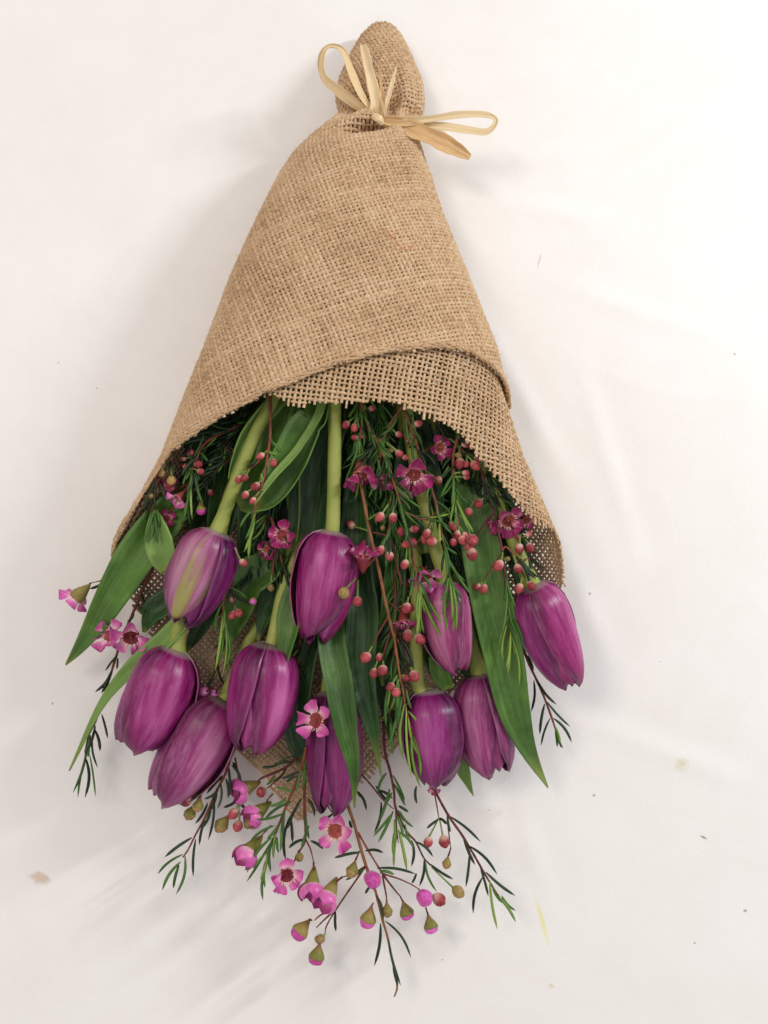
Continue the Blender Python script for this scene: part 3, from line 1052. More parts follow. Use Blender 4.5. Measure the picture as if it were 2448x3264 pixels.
NEEDLES = {}
for key, mat in (('d', M_NEED_D), ('m', M_NEED_M), ('l', M_NEED_L)):
    lst = []
    for s in range(5):
        bend = (-1.0, -.4, .2, .7, 1.2)[s]
        n, raw = needle_mesh(mat, bend, s)
        lst.append((n, raw, mat))
    NEEDLES[key] = lst
NEEDLE_CACHE = {}


def needle_data(key, s, ratio):
    """needle of length 1; ratio = width / length, in coarse steps so that meshes are shared"""
    q = max(.04, round(ratio / .02) * .02)
    k = (key, s, round(q, 2))
    if k not in NEEDLE_CACHE:
        n, raw, mat = NEEDLES[key][s]
        vs = [tuple(a * q + b) for a, b in raw]
        fs = []
        for i in range(n):
            for j in range(4):
                fs.append((i * 4 + j, i * 4 + (j + 1) % 4, i * 4 + 4 + (j + 1) % 4, i * 4 + 4 + j))
        fs += [(3, 2, 1, 0), (n * 4, n * 4 + 1, n * 4 + 2, n * 4 + 3)]
        NEEDLE_CACHE[k] = mesh_of("needle_leaf", vs, fs, mat)
    return NEEDLE_CACHE[k]


def lathe(name, prof, mat, seg=14, dent=0.0):
    vs, fs = [], []
    for i, (r, z) in enumerate(prof):
        for k in range(seg):
            a = 2 * math.pi * k / seg
            rr = r * (1 + dent * math.cos(5 * a))
            vs.append((rr * math.cos(a), rr * math.sin(a), z))
    for i in range(len(prof) - 1):
        for k in range(seg):
            k2 = (k + 1) % seg
            fs.append((i * seg + k, i * seg + k2, (i + 1) * seg + k2, (i + 1) * seg + k))
    fs.append(tuple(range(seg - 1, -1, -1)))
    fs.append(tuple(range((len(prof) - 1) * seg, len(prof) * seg)))
    return mesh_of(name, vs, fs, mat)


# berries: unit radius, z from -1 (stalk) to +1; the material reads z
BERRY_PROF = [(.05, -1.12), (.30, -1.0), (.62, -.80), (.88, -.42), (1.0, .02), (.95, .40), (.75, .74), (.42, .95), (.12, 1.02)]


def lumpy(mat, n, dent, crown=True):
    out = []
    for q in range(n):
        rg = random.Random(q + 3)
        st = rg.uniform(.94, 1.12)
        prof = [(r * rg.uniform(.96, 1.04), z * st) for r, z in BERRY_PROF]
        if crown:
            prof = prof[:-1] + [(.34, 1.04 * st), (.27, 1.12 * st), (.10, 1.02 * st)]
        me = lathe("bud", prof, mat, 16, dent)
        ph = [rg.uniform(0, 6) for _ in range(4)]
        for v in me.vertices:
            a = math.atan2(v.co.y, v.co.x)
            f = 1 + .05 * math.sin(2 * a + ph[0] + v.co.z) + .04 * math.sin(3 * a + ph[1] + 2 * v.co.z)
            v.co.x = v.co.x * f + .06 * math.sin(ph[2]) * v.co.z
            v.co.y *= f
        out.append(me)
    return out


ME_BERRY = lumpy(M_BERRY, 5, .02)
ME_OCHRE = lumpy(M_BUD_O, 4, .02)
ME_PINK = lumpy(M_BUD_P, 4, .05, False)
ME_CALYX = lathe("calyx", [(.10, -2.0), (.22, -1.7), (.42, -1.25), (.72, -.75), (.98, -.25), (1.08, .10), (1.02, .28), (.86, .30)], M_CALYX, 16, .03)


def disc_petal(mat):
    vs, fs, uv = [], [], []
    n, m = 9, 8
    for i in range(n + 1):
        v = i / n
        w = np.interp(v, [0, .12, .3, .55, .75, .9, 1], [.12, .20, .31, .38, .37, .27, .06])
        for j in range(m + 1):
            u = j / m * 2 - 1
            r = .34 + v * .68
            vs.append((u * w + .02 * math.sin(v * 9), r - .03 * math.cos(u * 6) * v, .10 + .10 * v + .5 * (u * w) ** 2 * 4 - .06 * v * v + .035 * math.sin(u * 5 + v * 4) * v + .06 * v ** 4))
            uv.append((j / m, v))
    for i in range(n):
        for j in range(m):
            a = i * (m + 1) + j
            fs.append((a, a + 1, a + m + 2, a + m + 1))
    return mesh_of("petal", vs, fs, mat, uvs=uv)


def cup_petal(mat):
    """petal of a half open bloom: a patch of a globe"""
    vs, fs, uv = [], [], []
    n, m = 8, 8
    for i in range(n + 1):
        v = i / n
        for j in range(m + 1):
            u = j / m * 2 - 1
            pol = R(150 - 105 * v + 22 * u * u * v)
            az = R(48) * u * (1 if v < .6 else math.sqrt(max(.02, 1 - ((v - .6) / .42) ** 2)))
            rr = .66 * (1 + .05 * u + .05 * math.sin(v * 3))
            vs.append((rr * math.sin(pol) * math.sin(az), rr * math.sin(pol) * math.cos(az), .52 + rr * .9 * math.cos(pol)))
            uv.append((j / m, v))
    for i in range(n):
        for j in range(m):
            a = i * (m + 1) + j
            fs.append((a, a + 1, a + m + 2, a + m + 1))
    return mesh_of("petal", vs, fs, mat, uvs=uv)


ME_WC = cup_petal(M_WAX_P)
ME_WP = {'d': disc_petal(M_WAX_D), 'p': disc_petal(M_WAX_P)}
ME_CUP = lathe("flower", [(.06, -.75), (.16, -.55), (.30, -.20), (.40, .06), (.42, .15), (.36, .17), (.26, .05), (.10, -.03), (.09, .16), (.05, .28), (.01, .29)], M_CUP, 15, .03)
ME_CUPG = lathe("flower", [(.06, -.95), (.16, -.75), (.32, -.35), (.43, -.02), (.44, .14), (.36, .17), (.26, .05), (.10, -.03), (.09, .16), (.05, .28), (.01, .29)], M_CALYX, 15, .03)


def stamen_mesh():
    vs, fs = [], []
    rg = random.Random(4)
    for k in range(16):
        a = 2 * math.pi * k / 16
        ln = .30 if k % 2 else .20
        d = np.array([math.cos(a), math.sin(a), 0])
        s = np.array([-d[1], d[0], 0])
        b = d * .38 + np.array([0, 0, .12])
        tip = d * (.38 + ln * rg.uniform(.2, 1.0)) + np.array([0, 0, .12 + ln * rg.uniform(.4, 1.1)])
        i = len(vs)
        vs += [b + s * .075, b - s * .075, b + np.array([0, 0, .05]), tip]
        fs += [(i, i + 1, i + 3), (i + 1, i + 2, i + 3), (i + 2, i, i + 3), (i, i + 2, i + 1)]
    return mesh_of("stamen_ring", vs, fs, M_STAMEN, smooth=False)


ME_STAMEN = stamen_mesh()


def nearest(poly, px, py):
    """closest point on the sprig's own stems, in photo pixels -> (world point, z)"""
    best = None
    for pts in poly:
        for a, b in zip(pts[:-1], pts[1:]):
            ab = (b[0] - a[0], b[1] - a[1])
            l2 = ab[0] ** 2 + ab[1] ** 2 + 1e-9
            t = max(0, min(1, ((px - a[0]) * ab[0] + (py - a[1]) * ab[1]) / l2))
            q = (a[0] + ab[0] * t, a[1] + ab[1] * t, a[2] + (b[2] - a[2]) * t)
            d = math.hypot(px - q[0], py - q[1])
            if best is None or d < best[0]:
                best = (d, q)
    return best[1]


def parse_px(spec):
    zone, z, out = None, 3.0, []
    for tok in spec.split():
        if tok.isalpha():
            zone = tok
            continue
        v = [float(a) for a in tok.split(",")]
        if len(v) > 2:
            z = v[2]
        x, y = src(zone, v[0], v[1])
        out.append((x, y, z))
    return out


def add_needle(root, p, q, key, width=.0016):
    d = Vector(q) - Vector(p)
    L = d.length
    if L < .002:
        return
    me = needle_data(key, rnd.randrange(5), width / L)
    rot = basis(d, Vector((rnd.uniform(-.5, .5), rnd.uniform(-.5, .5), 1))).to_4x4()
    put("needle_leaf", me, root, Matrix.Translation(Vector(p)) @ rot @ Matrix.Scale(L, 4))


def sprig(label, stems, needles="", buds="", flowers="", auto=0, auto_key='m', brown=False, r0=.0009, lift=.0, auto_from=0.0):
    polys = [parse_px(s) for s in stems]
    w = [[np.array(at(x, y, lay(z))) for x, y, z in pl] for pl in polys]
    root = empty("wax_flower_sprig", tuple(w[0][0]), label, "flower sprig", "wax flower sprigs in the bouquet")
    for i, pts in enumerate(w):
        rr = r0 if i == 0 else r0 * .62
        if len(pts) == 1:
            continue
        tube("twig", pts, [rr, rr * .85, rr * .5], M_TWIG_B if (brown and i == 0) else M_TWIG, root, n=max(8, 5 * len(pts)), sides=6, bumpy=.12)
    # needles drawn one by one: "x,y>x,y:k"
    zone = None
    for tok in needles.split():
        if tok.isalpha():
            zone = tok
            continue
        body, _, key = tok.partition(":")
        a, b = body.split(">")
        ax, ay = src(zone, *[float(v) for v in a.split(",")])
        bx, by = src(zone, *[float(v) for v in b.split(",")])
        z = nearest(polys, ax, ay)[2] + .05
        zb = max(.25, z + rnd.uniform(-.35, .35) + lift)
        add_needle(root, at(ax, ay, lay(z)), at(bx, by, lay(zb)), key or 'm')
    # needles scattered along the stems
    for pts in w if auto else []:
        path = catmull(pts, max(6, len(pts) * 6))
        ln = [np.linalg.norm(path[i + 1] - path[i]) for i in range(len(path) - 1)]
        tot = sum(ln)
        k = max(2, int(tot * 100 * auto * 2.2))
        for i in range(k):
            f = auto_from + (1 - auto_from) * (i + rnd.random()) / k
            s = f * tot
            j = 0
            while j < len(ln) - 1 and s > ln[j]:
                s -= ln[j]
                j += 1
            p = path[j] + (path[j + 1] - path[j]) * min(1, s / max(ln[j], 1e-9))
            t = unit(path[min(j + 1, len(path) - 1)] - path[j])
            side = unit(np.cross(t, unit(nrng.normal(size=3))))
            sp = rnd.uniform(.25, .75) * (1.0 if f < .92 else .5)
            d = unit(t + side * sp)
            L = rnd.uniform(.009, .017)
            q = p + d * L
            q[2] = max(q[2], .002)
            kk = auto_key if rnd.random() < .75 else rnd.choice('dml')
            add_needle(root, p, q, kk, rnd.uniform(.0012, .0017))
    # buds: "x,y,r[,type[,dz]][@ax,ay]"; types r red, o ochre, p pink ball, c calyx with pink, k calyx with ochre
    zone = None
    for tok in buds.split():
        if tok.isalpha():
            zone = tok
            continue
        body, _, att = tok.partition("@")
        f = body.split(",")
        sc = ZONES[zone][2]
        bx, by = src(zone, float(f[0]), float(f[1]))
        typ = f[3] if len(f) > 3 else 'r'
        dz = float(f[4]) if len(f) > 4 else .25
        if att:
            ax, ay = src(zone, *[float(v) for v in att.split(",")])
            az = nearest(polys, ax, ay)[2]
        else:
            ax, ay, az = nearest(polys, bx, by)
        z = max(az + dz, .6)
        r = float(f[2]) * sc * mpp(lay(z)) * rnd.uniform(.80, 1.0)
        c = Vector(at(bx, by, lay(z)))
        a = Vector(at(ax, ay, lay(az)))
        d = (c - a)
        far = d.length
        d = d.normalized() if far > 1e-5 else Vector((0, 0, 1))
        if far < r * 1.5:
            d = (d + Vector((rnd.uniform(-.4, .4), rnd.uniform(-.4, .4), rnd.uniform(.3, 1.0)))).normalized()
        if typ in 'ck':
            dd = (d + Vector((0, -.15, rnd.uniform(-.1, .25)))).normalized()
        else:
            dd = (d + Vector((rnd.uniform(-.3, .3), rnd.uniform(-.3, .3), rnd.uniform(-.2, .4)))).normalized()
        Mb = Matrix.Translation(c) @ basis(dd, (rnd.random(), rnd.random(), .3)).to_4x4() @ Matrix.Scale(r, 4)
        me = rnd.choice({'r': ME_BERRY, 'o': ME_OCHRE, 'p': ME_PINK, 'c': ME_PINK, 'k': ME_OCHRE}[typ])
        if typ in 'ck':
            Mb = Mb @ Matrix.Diagonal((.92, .92, .8, 1))
        ob = put("bud", me, root, Mb @ Matrix.Diagonal((1, 1, rnd.uniform(.98, 1.14), 1)))
        end = c - dd * r * .95
        if typ in 'ck':
            put("calyx", ME_CALYX, ob, Mb @ Matrix.Translation((0, 0, -.15)))
            end = c - dd * r * 1.7
        if (end - a).length > .0012:
            mid = (np.array(a) * .5 + np.array(end) * .5) + np.array([0, 0, .0008])
            tube("stalk", [np.array(a), mid, np.array(end)], [.00045, .00045, .0006], M_STALK if typ in 'ro' else M_TWIG, root, n=6, sides=5)
    # flowers: "x,y,R,kind,nx,ny,nz[,dz]" normal in picture axes
    zone = None
    for tok in flowers.split():
        if tok.isalpha():
            zone = tok
            continue
        f = tok.split(",")
        bx, by = src(zone, float(f[0]), float(f[1]))
        ax, ay, az = nearest(polys, bx, by)
        z = max(.8, az + (float(f[7]) if len(f) > 7 else .3))
        r = float(f[2]) * ZONES[zone][2] * mpp(lay(z)) * (1.3 if f[3] == 'h' else .94)
        nv = Vector((float(f[4]), float(f[5]), float(f[6]))).normalized()
        c = Vector(at(bx, by, lay(z)))
        kind = f[3]
        half = kind in 'hg'                                     # still half closed
        Mf = Matrix.Translation(c) @ basis(nv, (rnd.uniform(-1, 1), 1, .2)).to_4x4() @ Matrix.Rotation(rnd.uniform(0, 1.2), 4, 'Z') @ Matrix.Scale(r, 4)
        fo = put("flower", ME_CUPG if (half or kind == 'b') else ME_CUP, root, Mf)
        for k in range(5):
            close = R(rnd.uniform(-14, 30)) if not half else R(rnd.uniform(48, 66))
            Mk = Mf @ Matrix.Rotation(R(72 * k + rnd.uniform(-5, 5)), 4, 'Z') @ Matrix.Translation((0, .34, .1)) @ Matrix.Rotation(close, 4, 'X') @ Matrix.Translation((0, -.34, -.1))
            if half:
                Mk = Mf @ Matrix.Rotation(R(72 * k + rnd.uniform(-6, 6)), 4, 'Z') @ Matrix.Rotation(R(rnd.uniform(-9, 5)), 4, 'X')
                put("petal", ME_WC, fo, Mk)
            else:
                put("petal", ME_WP['d' if kind == 'd' else 'p'], fo, Mk @ Matrix.Diagonal((rnd.uniform(.85, 1.1), rnd.uniform(.88, 1.05), rnd.uniform(.6, 1.9), 1)))
        if not half:
            put("stamen_ring", ME_STAMEN, fo, Mf)
        end = c - nv * r * .6
        a = Vector(at(ax, ay, lay(az)))
        if (end - a).length > .002:
            tube("stalk", [np.array(a), np.array(a) * .5 + np.array(end) * .5, np.array(end)], [.0006, .0006, .0008], M_TWIG, root, n=6, sides=5)
    return root


# --- bottom of the bouquet, lying on the paper
sprig("dark needled sprig slanting to the lower right with two small red buds",
      ["F 780,900,2.6 H 890,230,2.0 1010,460,1.7 1120,620,1.5 1210,770,1.4 1290,910,1.3 1370,1040,1.3 1430,1130,1.2", "H 905,260,2.0 930,400,1.8 945,490,1.7", "H 1010,470,1.7 1015,560,1.6 1035,720,1.4"],
      "H 1030,480>1250,675:d 1130,630>1220,850:d 1170,700>1375,920:d 1180,740>1150,1010:d 1260,870>1320,1080:d 1300,900>1525,1080:d 1275,940>1200,1220:d 1330,960>1390,1335:l 1350,1010>1440,1150:m 1390,1080>1525,1275:l 1420,1080>1525,1200:m 945,500>855,572:d 950,490>1005,540:d 775,250>775,385:d 1010,480>1030,600:d",
      "H 865,672,40,r,.0@945,490 985,668,40,r,.0@950,495 1005,840,36,k,.0@1035,715", "H 905,262,55,p,0,-.3,.6,-.4")
sprig("sprig with long drooping green needles below the gap between two tulips",
      ["F 560,700,3.0 H 540,0,2.6 575,130,2.4 605,280,2.2 620,420,2.1 700,590,1.9 770,670,1.7 830,790,1.5 885,850,1.4", "H 620,420,2.1 625,560,2.2 640,680,2.2", "H 360,160,1.8 440,250,1.9 520,350,2.0 605,425,2.1"],
      "H 600,170>690,360 605,230>690,400 550,150>480,300 575,270>500,515 590,300>530,400 510,370>450,595:d 600,440>490,675 590,460>450,630 640,400>715,445:d 650,440>750,570 690,540>750,715 740,660>740,850:d 770,670>905,775:d 620,560>595,770:l 630,600>605,865:l 640,580>705,885:l 650,600>745,710 835,800>790,1000:d 840,800>920,1060 880,840>1055,955:d 480,280>590,345:d 470,250>560,370:d 330,290>355,335:d 630,430>690,520 610,500>600,680:l 625,470>680,640",
      "H 1090,1048,48,o,-.2@890,860")
sprig("brown stemmed sprig with round pink buds reaching farthest down",
      ["F 375,1100,2.4 H 250,360,2.2 310,550,2.1 350,700,2.0 395,850,1.9 465,1040,1.6 520,1260,1.3 560,1400,1.1 600,1600,.9 630,1760,.7 610,1840,.6", "H 395,850,1.9 300,990,1.8 190,1150,1.6 100,1300,1.4 85,1370,1.3",
       "H 335,600,2.1 420,750,2.0 500,880,2.0 520,910,2.0 640,950,1.9 730,990,1.9 790,1025,1.8", "H 520,915,2.0 600,1020,1.9 655,1085,1.7", "H 520,930,2.0 545,1060,1.8 552,1110,1.7", "H 175,1165,1.6 60,1220,1.6 5,1265,1.6", "H 170,1180,1.6 80,1260,1.5 20,1320,1.5"],
      "H 540,1270>735,1530:d 505,1290>455,1600:d 560,1400>660,1760:d 470,1070>520,1260:d 480,870>770,905:d 500,890>610,915:m 350,750>155,795:d 390,740>525,750:d 430,1000>390,1065:d 775,910>740,980:d 165,1200>165,1350:d 330,290>400,435:d 270,510>290,570:d 390,870>240,960:m 600,1600>640,1760:d",
      "H 442,955,66,p,.6@395,850 290,895,50,k,.3@345,740 835,1090,62,p,.3@790,1025 945,1105,47,r,-.1@800,1040 885,1318,64,c,.0@845,1165 703,1210,56,c,-.1@655,1085 555,1200,46,k,-.1@550,1105 410,1265,66,c,-.2@450,1130 48,1405,44,o,.0@85,1370 22,1545,60,c,.0@60,1400 G 1045,1185,62,c,.1@1130,1105", "", brown=True, r0=.0010)
sprig("sprig carrying pale pink open blooms under the lowest middle tulip",
      ["G 1085,100,2.6 1080,230,2.4 1080,400,2.2 1085,570,2.0 1040,660,1.9 1010,720,1.8", "G 1090,575,2.0 1120,640,1.9 1140,720,1.8", "G 1480,750,2.0 1400,800,2.0 1330,820,2.0", "G 1150,200,2.4 1200,300,2.4 1280,420,2.2", "F 300,540,3.8 288,640,4.5 240,690,4.6"],
      "G 1080,570>970,630:d 1120,580>1205,635:d 990,440>1000,590:d 970,450>955,715:d 1000,400>940,520:d 1085,400>1110,570 1060,300>985,450:d 1110,480>1060,640 1040,330>960,470 1270,400>1180,505:d 1100,300>1150,420:d",
      "G 1045,690,30,k,.1@1040,660", "G 960,800,125,p,.25,-.35,1,.3 1130,865,88,h,-.1,-1,.55,.0 1240,930,92,h,-.45,-.8,.6,.1 1288,505,140,p,.05,-.05,1,.3 F 195,695,118,p,-.55,.15,.8,.1")
sprig("bushy light green sprig with a red stem, left of the lowest middle tulip",
      ["G 1090,-40,3.4 1080,20,3.2 1030,180,3.0 960,350,2.8 900,500,2.7 850,640,2.5 820,760,2.3"],
      "G 860,560>690,795 850,600>700,850 830,740>795,975 870,560>850,790 900,560>905,660 930,450>920,650 1000,320>820,440 940,400>760,440 880,480>720,590 1010,260>890,230 1000,20>880,90:d 880,90>800,95:d 960,300>840,350 840,650>745,780:l 840,640>790,830:l 835,690>815,900:l 890,520>870,700:l 950,370>940,540 910,470>830,570 1040,150>960,200:d 1050,120>930,170:d 1060,100>1020,260 1070,60>1075,230 880,540>900,640",
      "", "", r0=.0010)
sprig("sprig fanning to the lower left, tipped with four spread needles",
      ["G 600,0,1.9 560,130,1.8 490,270,1.6 430,410,1.4 360,540,1.3 310,640,1.2 275,690,1.2", "G 480,140,1.9 430,220,1.9 400,260,1.8"],
      "G 440,330>360,465:d 420,440>380,610:d 480,290>455,575:d 335,560>155,690:d 360,570>340,820:d 275,670>105,810:m 290,680>240,930:m 260,720>130,910:m 250,740>210,895:m 545,150>430,270:d 525,200>515,370:d 560,170>580,300:d 580,100>605,280:d 600,80>660,190:d 510,240>420,310:d 500,230>440,400:d 530,140>450,240:d 460,340>400,500:d",
      "G 300,318,38,r,.0@400,260 375,355,44,k,.1@410,240 322,405,42,k,-.3@400,270")
sprig("sprig with cupped pink blooms between the slanting left tulip and the burlap corner",
      ["G 1030,30,2.6 950,100,2.3 800,165,2.0 770,190,2.0", "G 870,270,2.0 835,310,1.9", "G 860,480,1.9 780,560,1.8", "G 620,30,1.6 640,140,1.5 652,315,1.4", "G 900,180,1.9 850,220,1.8 820,240,1.8"],
      "G 640,310>545,360:d 655,320>690,370:d 640,140>600,60:d 1000,60>860,90:d 960,100>880,190:d 830,210>880,150:m",
      "G 795,258,34,r,.0@830,235 610,400,33,r,.0@652,315 640,482,33,r,-.1@652,320 530,480,50,k,-.1@600,400 718,465,40,o,-.2@760,420", "G 690,235,86,h,-.9,-.35,.5,.0 775,390,84,h,-.75,-.55,.5,.0 725,640,92,h,-.6,-.7,.55,.0")
# --- left side
sprig("left sprig with open pink flowers whose needles trail over the paper",
      ["C 470,1130,3.4 E 660,20,2.9 600,150,2.6 530,310,2.4 470,450,2.2 430,570,1.8 390,700,1.5 340,860,1.3 300,980,1.2 260,1060,1.1 235,1170,1.0", "E 620,105,2.6 480,110,2.6 350,100,2.5 270,115,2.4"],
      "E 440,560>360,660:d 400,660>305,790:d 390,690>340,800:d 340,930>380,1080:d 300,1000>235,1180:d 300,1030>330,1160:d 285,1040>300,1265:d 250,1100>175,1415:m 245,1180>185,1450:m 240,1200>235,1440:d 265,1180>305,1440:m 440,580>435,650:d 600,130>360,35:d 360,105>270,150:d 330,100>400,80:d 560,250>600,330:d 540,300>500,360:d 620,140>640,260 590,180>610,300:d 340,860>290,960:d 270,1060>255,1200:m 380,740>385,830:d",
      "", "E 195,190,118,b,-.62,-.5,-.25,.5 400,440,120,p,-.4,.1,.8,.5 525,440,138,p,.15,-.55,.75,.9")
sprig("sprig hanging in front of the left burlap rim with a lime green bud",
      ["C 470,520,5.6 420,690,5.6 400,790,5.5 385,900,5.4 350,1080,5.0", "C 500,540,5.6 510,640,5.6"],
      "C 415,690>330,870:d 410,760>340,950:d 400,870>320,1110 420,880>440,1000 395,900>420,1110 390,900>360,1100 430,700>470,800:d 410,700>400,880:d 470,570>440,600 480,560>510,660 500,560>530,660:d",
      "C 445,640,30,o,.2@470,560 510,685,32,o,.2@508,600 375,790,22,o,.1", auto=0)
sprig("sprig with green needle tuft and clustered red buds inside the cone's left side",
      ["W 560,900,5.6 C 760,420,5.8 680,540,5.8 650,620,5.8 645,700,5.7", "C 790,380,5.4 900,520,5.2 830,600,5.2 700,720,5.0", "C 640,640,5.7 650,540,5.8 640,470,5.7", "C 940,470,5.4 830,590,5.2 740,680,5.0"],
      "C 650,620>590,960 650,640>620,985 655,640>690,830 640,640>600,900:l 650,630>640,940:l 660,640>720,860 640,620>600,690 670,620>690,690 700,500>750,560",
      "C 637,507,29,r,.2 612,600,28,r,.1 688,580,29,r,.3 703,628,24,r,.2 770,768,22,r,-.2 708,885,34,c,-.1@660,660 590,540,20,r,-.3", "C 560,800,85,p,-.5,-.7,.4,-.3 500,735,80,d,-.2,.4,.8,-.6 480,940,70,d,.2,-.2,.8,-1.4", auto=2.0, auto_key='d')
sprig("sprig of red buds hanging over the leaf beside the first tulip's stem",
      ["W 580,840,6.4 C 1165,150,6.9 1165,380,7.1 1150,500,7.1 1120,680,7.1 1060,880,6.9 1040,940,6.8", "C 1150,480,7.1 1080,570,7.1 1010,620,7.0", "C 1125,660,7.1 1100,740,7.1"],
      "C 1180,430>1230,500 1170,400>1190,470 1150,500>1210,520:l 1040,890>970,1000 1060,900>990,1160:l 1060,920>1020,1200:l 1075,890>1040,1080:l 1010,600>1060,570:d 1120,690>1100,640:l 1060,890>1000,1080 1080,560>1010,600:d",
      "C 1100,525,30,r,.1@1150,490 1185,570,30,r,.1@1160,490 995,670,31,r,.2@1030,610 957,680,26,r,.0@1010,620 1067,725,29,r,.1@1110,690 1000,782,27,r,.1@1090,720 1050,820,25,r,.0@1095,760 1112,750,22,r,-.2 985,1230,30,r,-.4@930,1130", "", r0=.0009)
sprig("sprig with one magenta star flower between the two upper tulips",
      ["C 1165,930,4.9 1190,1000,5.0 N 690,250,5.0 760,560,5.2 820,780,5.0 880,980,4.6 920,1120,4.4", "N 740,620,5.2 710,860,5.0 690,960,4.8"],
      "N 640,430>560,620:d 600,300>580,520:d 700,600>650,730:d 880,880>930,1140:d",
      "N 680,1130,52,o,.0@690,960 445,1310,60,c,.4@480,1240", "N 830,440,225,d,.05,-.25,1,.4 640,620,170,d,-.3,-.6,.7,-.3", auto=1.0, auto_key='d')
sprig("needle tuft hanging between the left tulips with a pair of red buds",
      ["C 900,1050,4.4 E 1150,0,4.6 1110,160,4.6 1095,260,4.6 1092,420,4.4", "E 1150,60,4.6 1160,200,4.6 1165,260,4.6"],
      "E 1095,230>1030,400 1095,300>1050,660:l 1100,300>1095,700:l 1100,350>1140,610 1090,400>1075,620 1110,380>1130,600:l 1120,150>1250,232:d 1130,140>1240,215 1085,250>1040,420 1100,270>1070,480:l",
      "E 1155,312,29,r,.1@1165,260 1190,300,31,r,.3@1165,250 1150,215,22,r,-.3 975,790,34,p,-1.6@1060,740 1045,802,30,p,-1.8@1080,740 1150,180,20,r,-.4", auto=0)
# --- right side and middle
sprig("purple stemmed sprig crossing the middle of the cone's mouth with a big magenta flower",
      ["W 770,830,6.8 D 320,250,7.0 380,380,7.1 430,480,7.1 480,600,7.2 540,800,7.2 575,950,7.1 590,1030,7.0", "D 480,780,7.2 420,850,7.2", "D 560,840,7.2 680,890,7.2 760,850,7.0", "D 480,900,7.0 440,1040,7.0"],
      "D 390,400>330,520:d 440,500>380,640:d 480,600>560,720:d 500,720>470,860:d 400,430>260,540:d 460,560>440,700:d 520,740>600,840",
      "D 610,1035,35,r,.2 572,1045,30,r,.0 545,965,30,r,.1 625,950,29,r,.2 412,873,32,r,.1@470,790 493,878,32,r,.2@500,800 430,940,22,o,-.3@450,890 418,1080,32,r,.1@460,980 470,1118,29,r,.0@470,990 567,1168,28,r,.1@580,1060", "D 620,600,135,d,.0,-.75,.75,.2 460,640,80,d,-.4,-.6,.5,-.6 590,690,80,d,.0,-.7,.5,-.5", auto=1.6, auto_key='m', brown=True)
sprig("brown twig running down the middle from beside the central tulip",
      ["D 270,560,6.6 290,650,6.8 345,950,6.9 400,1180,6.8 450,1420,6.5 500,1620,6.2 F 620,200,6.0 650,420,5.7 670,520,5.5 690,640,5.2 730,780,4.9", "F 600,100,6.1 545,190,5.9 500,280,5.6", "F 615,160,6.0 570,300,5.8 555,360,5.6", "F 600,40,6.2 660,90,6.1 720,170,5.9", "D 370,970,6.8 480,1020,6.4 540,1260,6.2 600,1310,6.0", "F 640,240,5.9 690,330,5.7 720,380,5.5"],
      "F 650,540>635,720:m 660,560>590,840 680,600>675,910:l 690,620>715,1015:l 700,640>815,855:l 700,680>790,945:l 720,760>780,1065:l 730,780>770,1000:l 600,480>590,730 580,560>575,700 600,700>615,880 690,520>715,630 690,340>730,410:d 640,450>600,640 650,480>640,620 665,560>650,700 660,230>730,400:d 650,250>720,390:d",
      "F 465,340,31,r,.1@500,280 540,340,24,r,-.2@555,330 510,428,30,r,.2@530,360 558,412,31,r,.3@560,360 688,455,24,r,.0@665,440 735,445,30,r,.2@715,390 603,505,30,r,.3@640,440 632,535,28,r,.4@650,460 703,65,30,r,.1@650,60 697,218,31,r,.2@700,150 765,238,30,r,.2@725,170 D 188,1345,36,o,1.0@265,1255 270,1400,34,r,1.0@275,1270", "D 290,600,140,d,.1,-.95,.35,.3 310,1140,125,d,.05,.85,.3,.6 560,1515,100,d,.1,-.9,.3,.0", brown=True, r0=.0010)
sprig("forked orange brown twig with dark needles at the top of the opening, right of centre",
      ["W 890,845,6.8 D 540,200,6.9 470,310,6.9 420,430,6.8 330,500,6.7 250,530,6.6", "D 430,420,6.8 400,600,6.6"],
      "D 520,250>420,370 470,320>330,440:d 450,340>350,520 400,440>210,530:d 440,400>300,480 420,440>230,520 395,500>385,700:m 400,560>340,760 400,600>420,760 380,560>350,700:m 390,620>380,800 330,500>260,680",
      "D 530,362,24,r,-.2@480,320 530,480,29,r,.2@440,400 570,505,24,r,.1@450,420 480,460,18,o,-.1 415,400,20,r,.2", "", brown=True, auto=.6, auto_key='d')
sprig("sprig of small red buds tight under the burlap edge beside the thick straight stem",
      ["W 774,830,6.6 D 295,180,6.9 300,280,6.9 285,400,6.8 265,520,6.6", "D 275,170,6.9 270,240,6.9"],
      "D 280,380>230,560:m 290,350>250,540:m 285,400>280,560:l 270,420>200,530 300,300>340,380:d 295,320>310,440",
      "D 200,300,28,r,.2@265,245 253,318,28,r,.2@270,245 257,380,22,r,.0 310,375,20,r,-.1 360,200,22,r,-.3 232,922,30,r,-1.6@340,960", "", auto=1.2, auto_key='m')
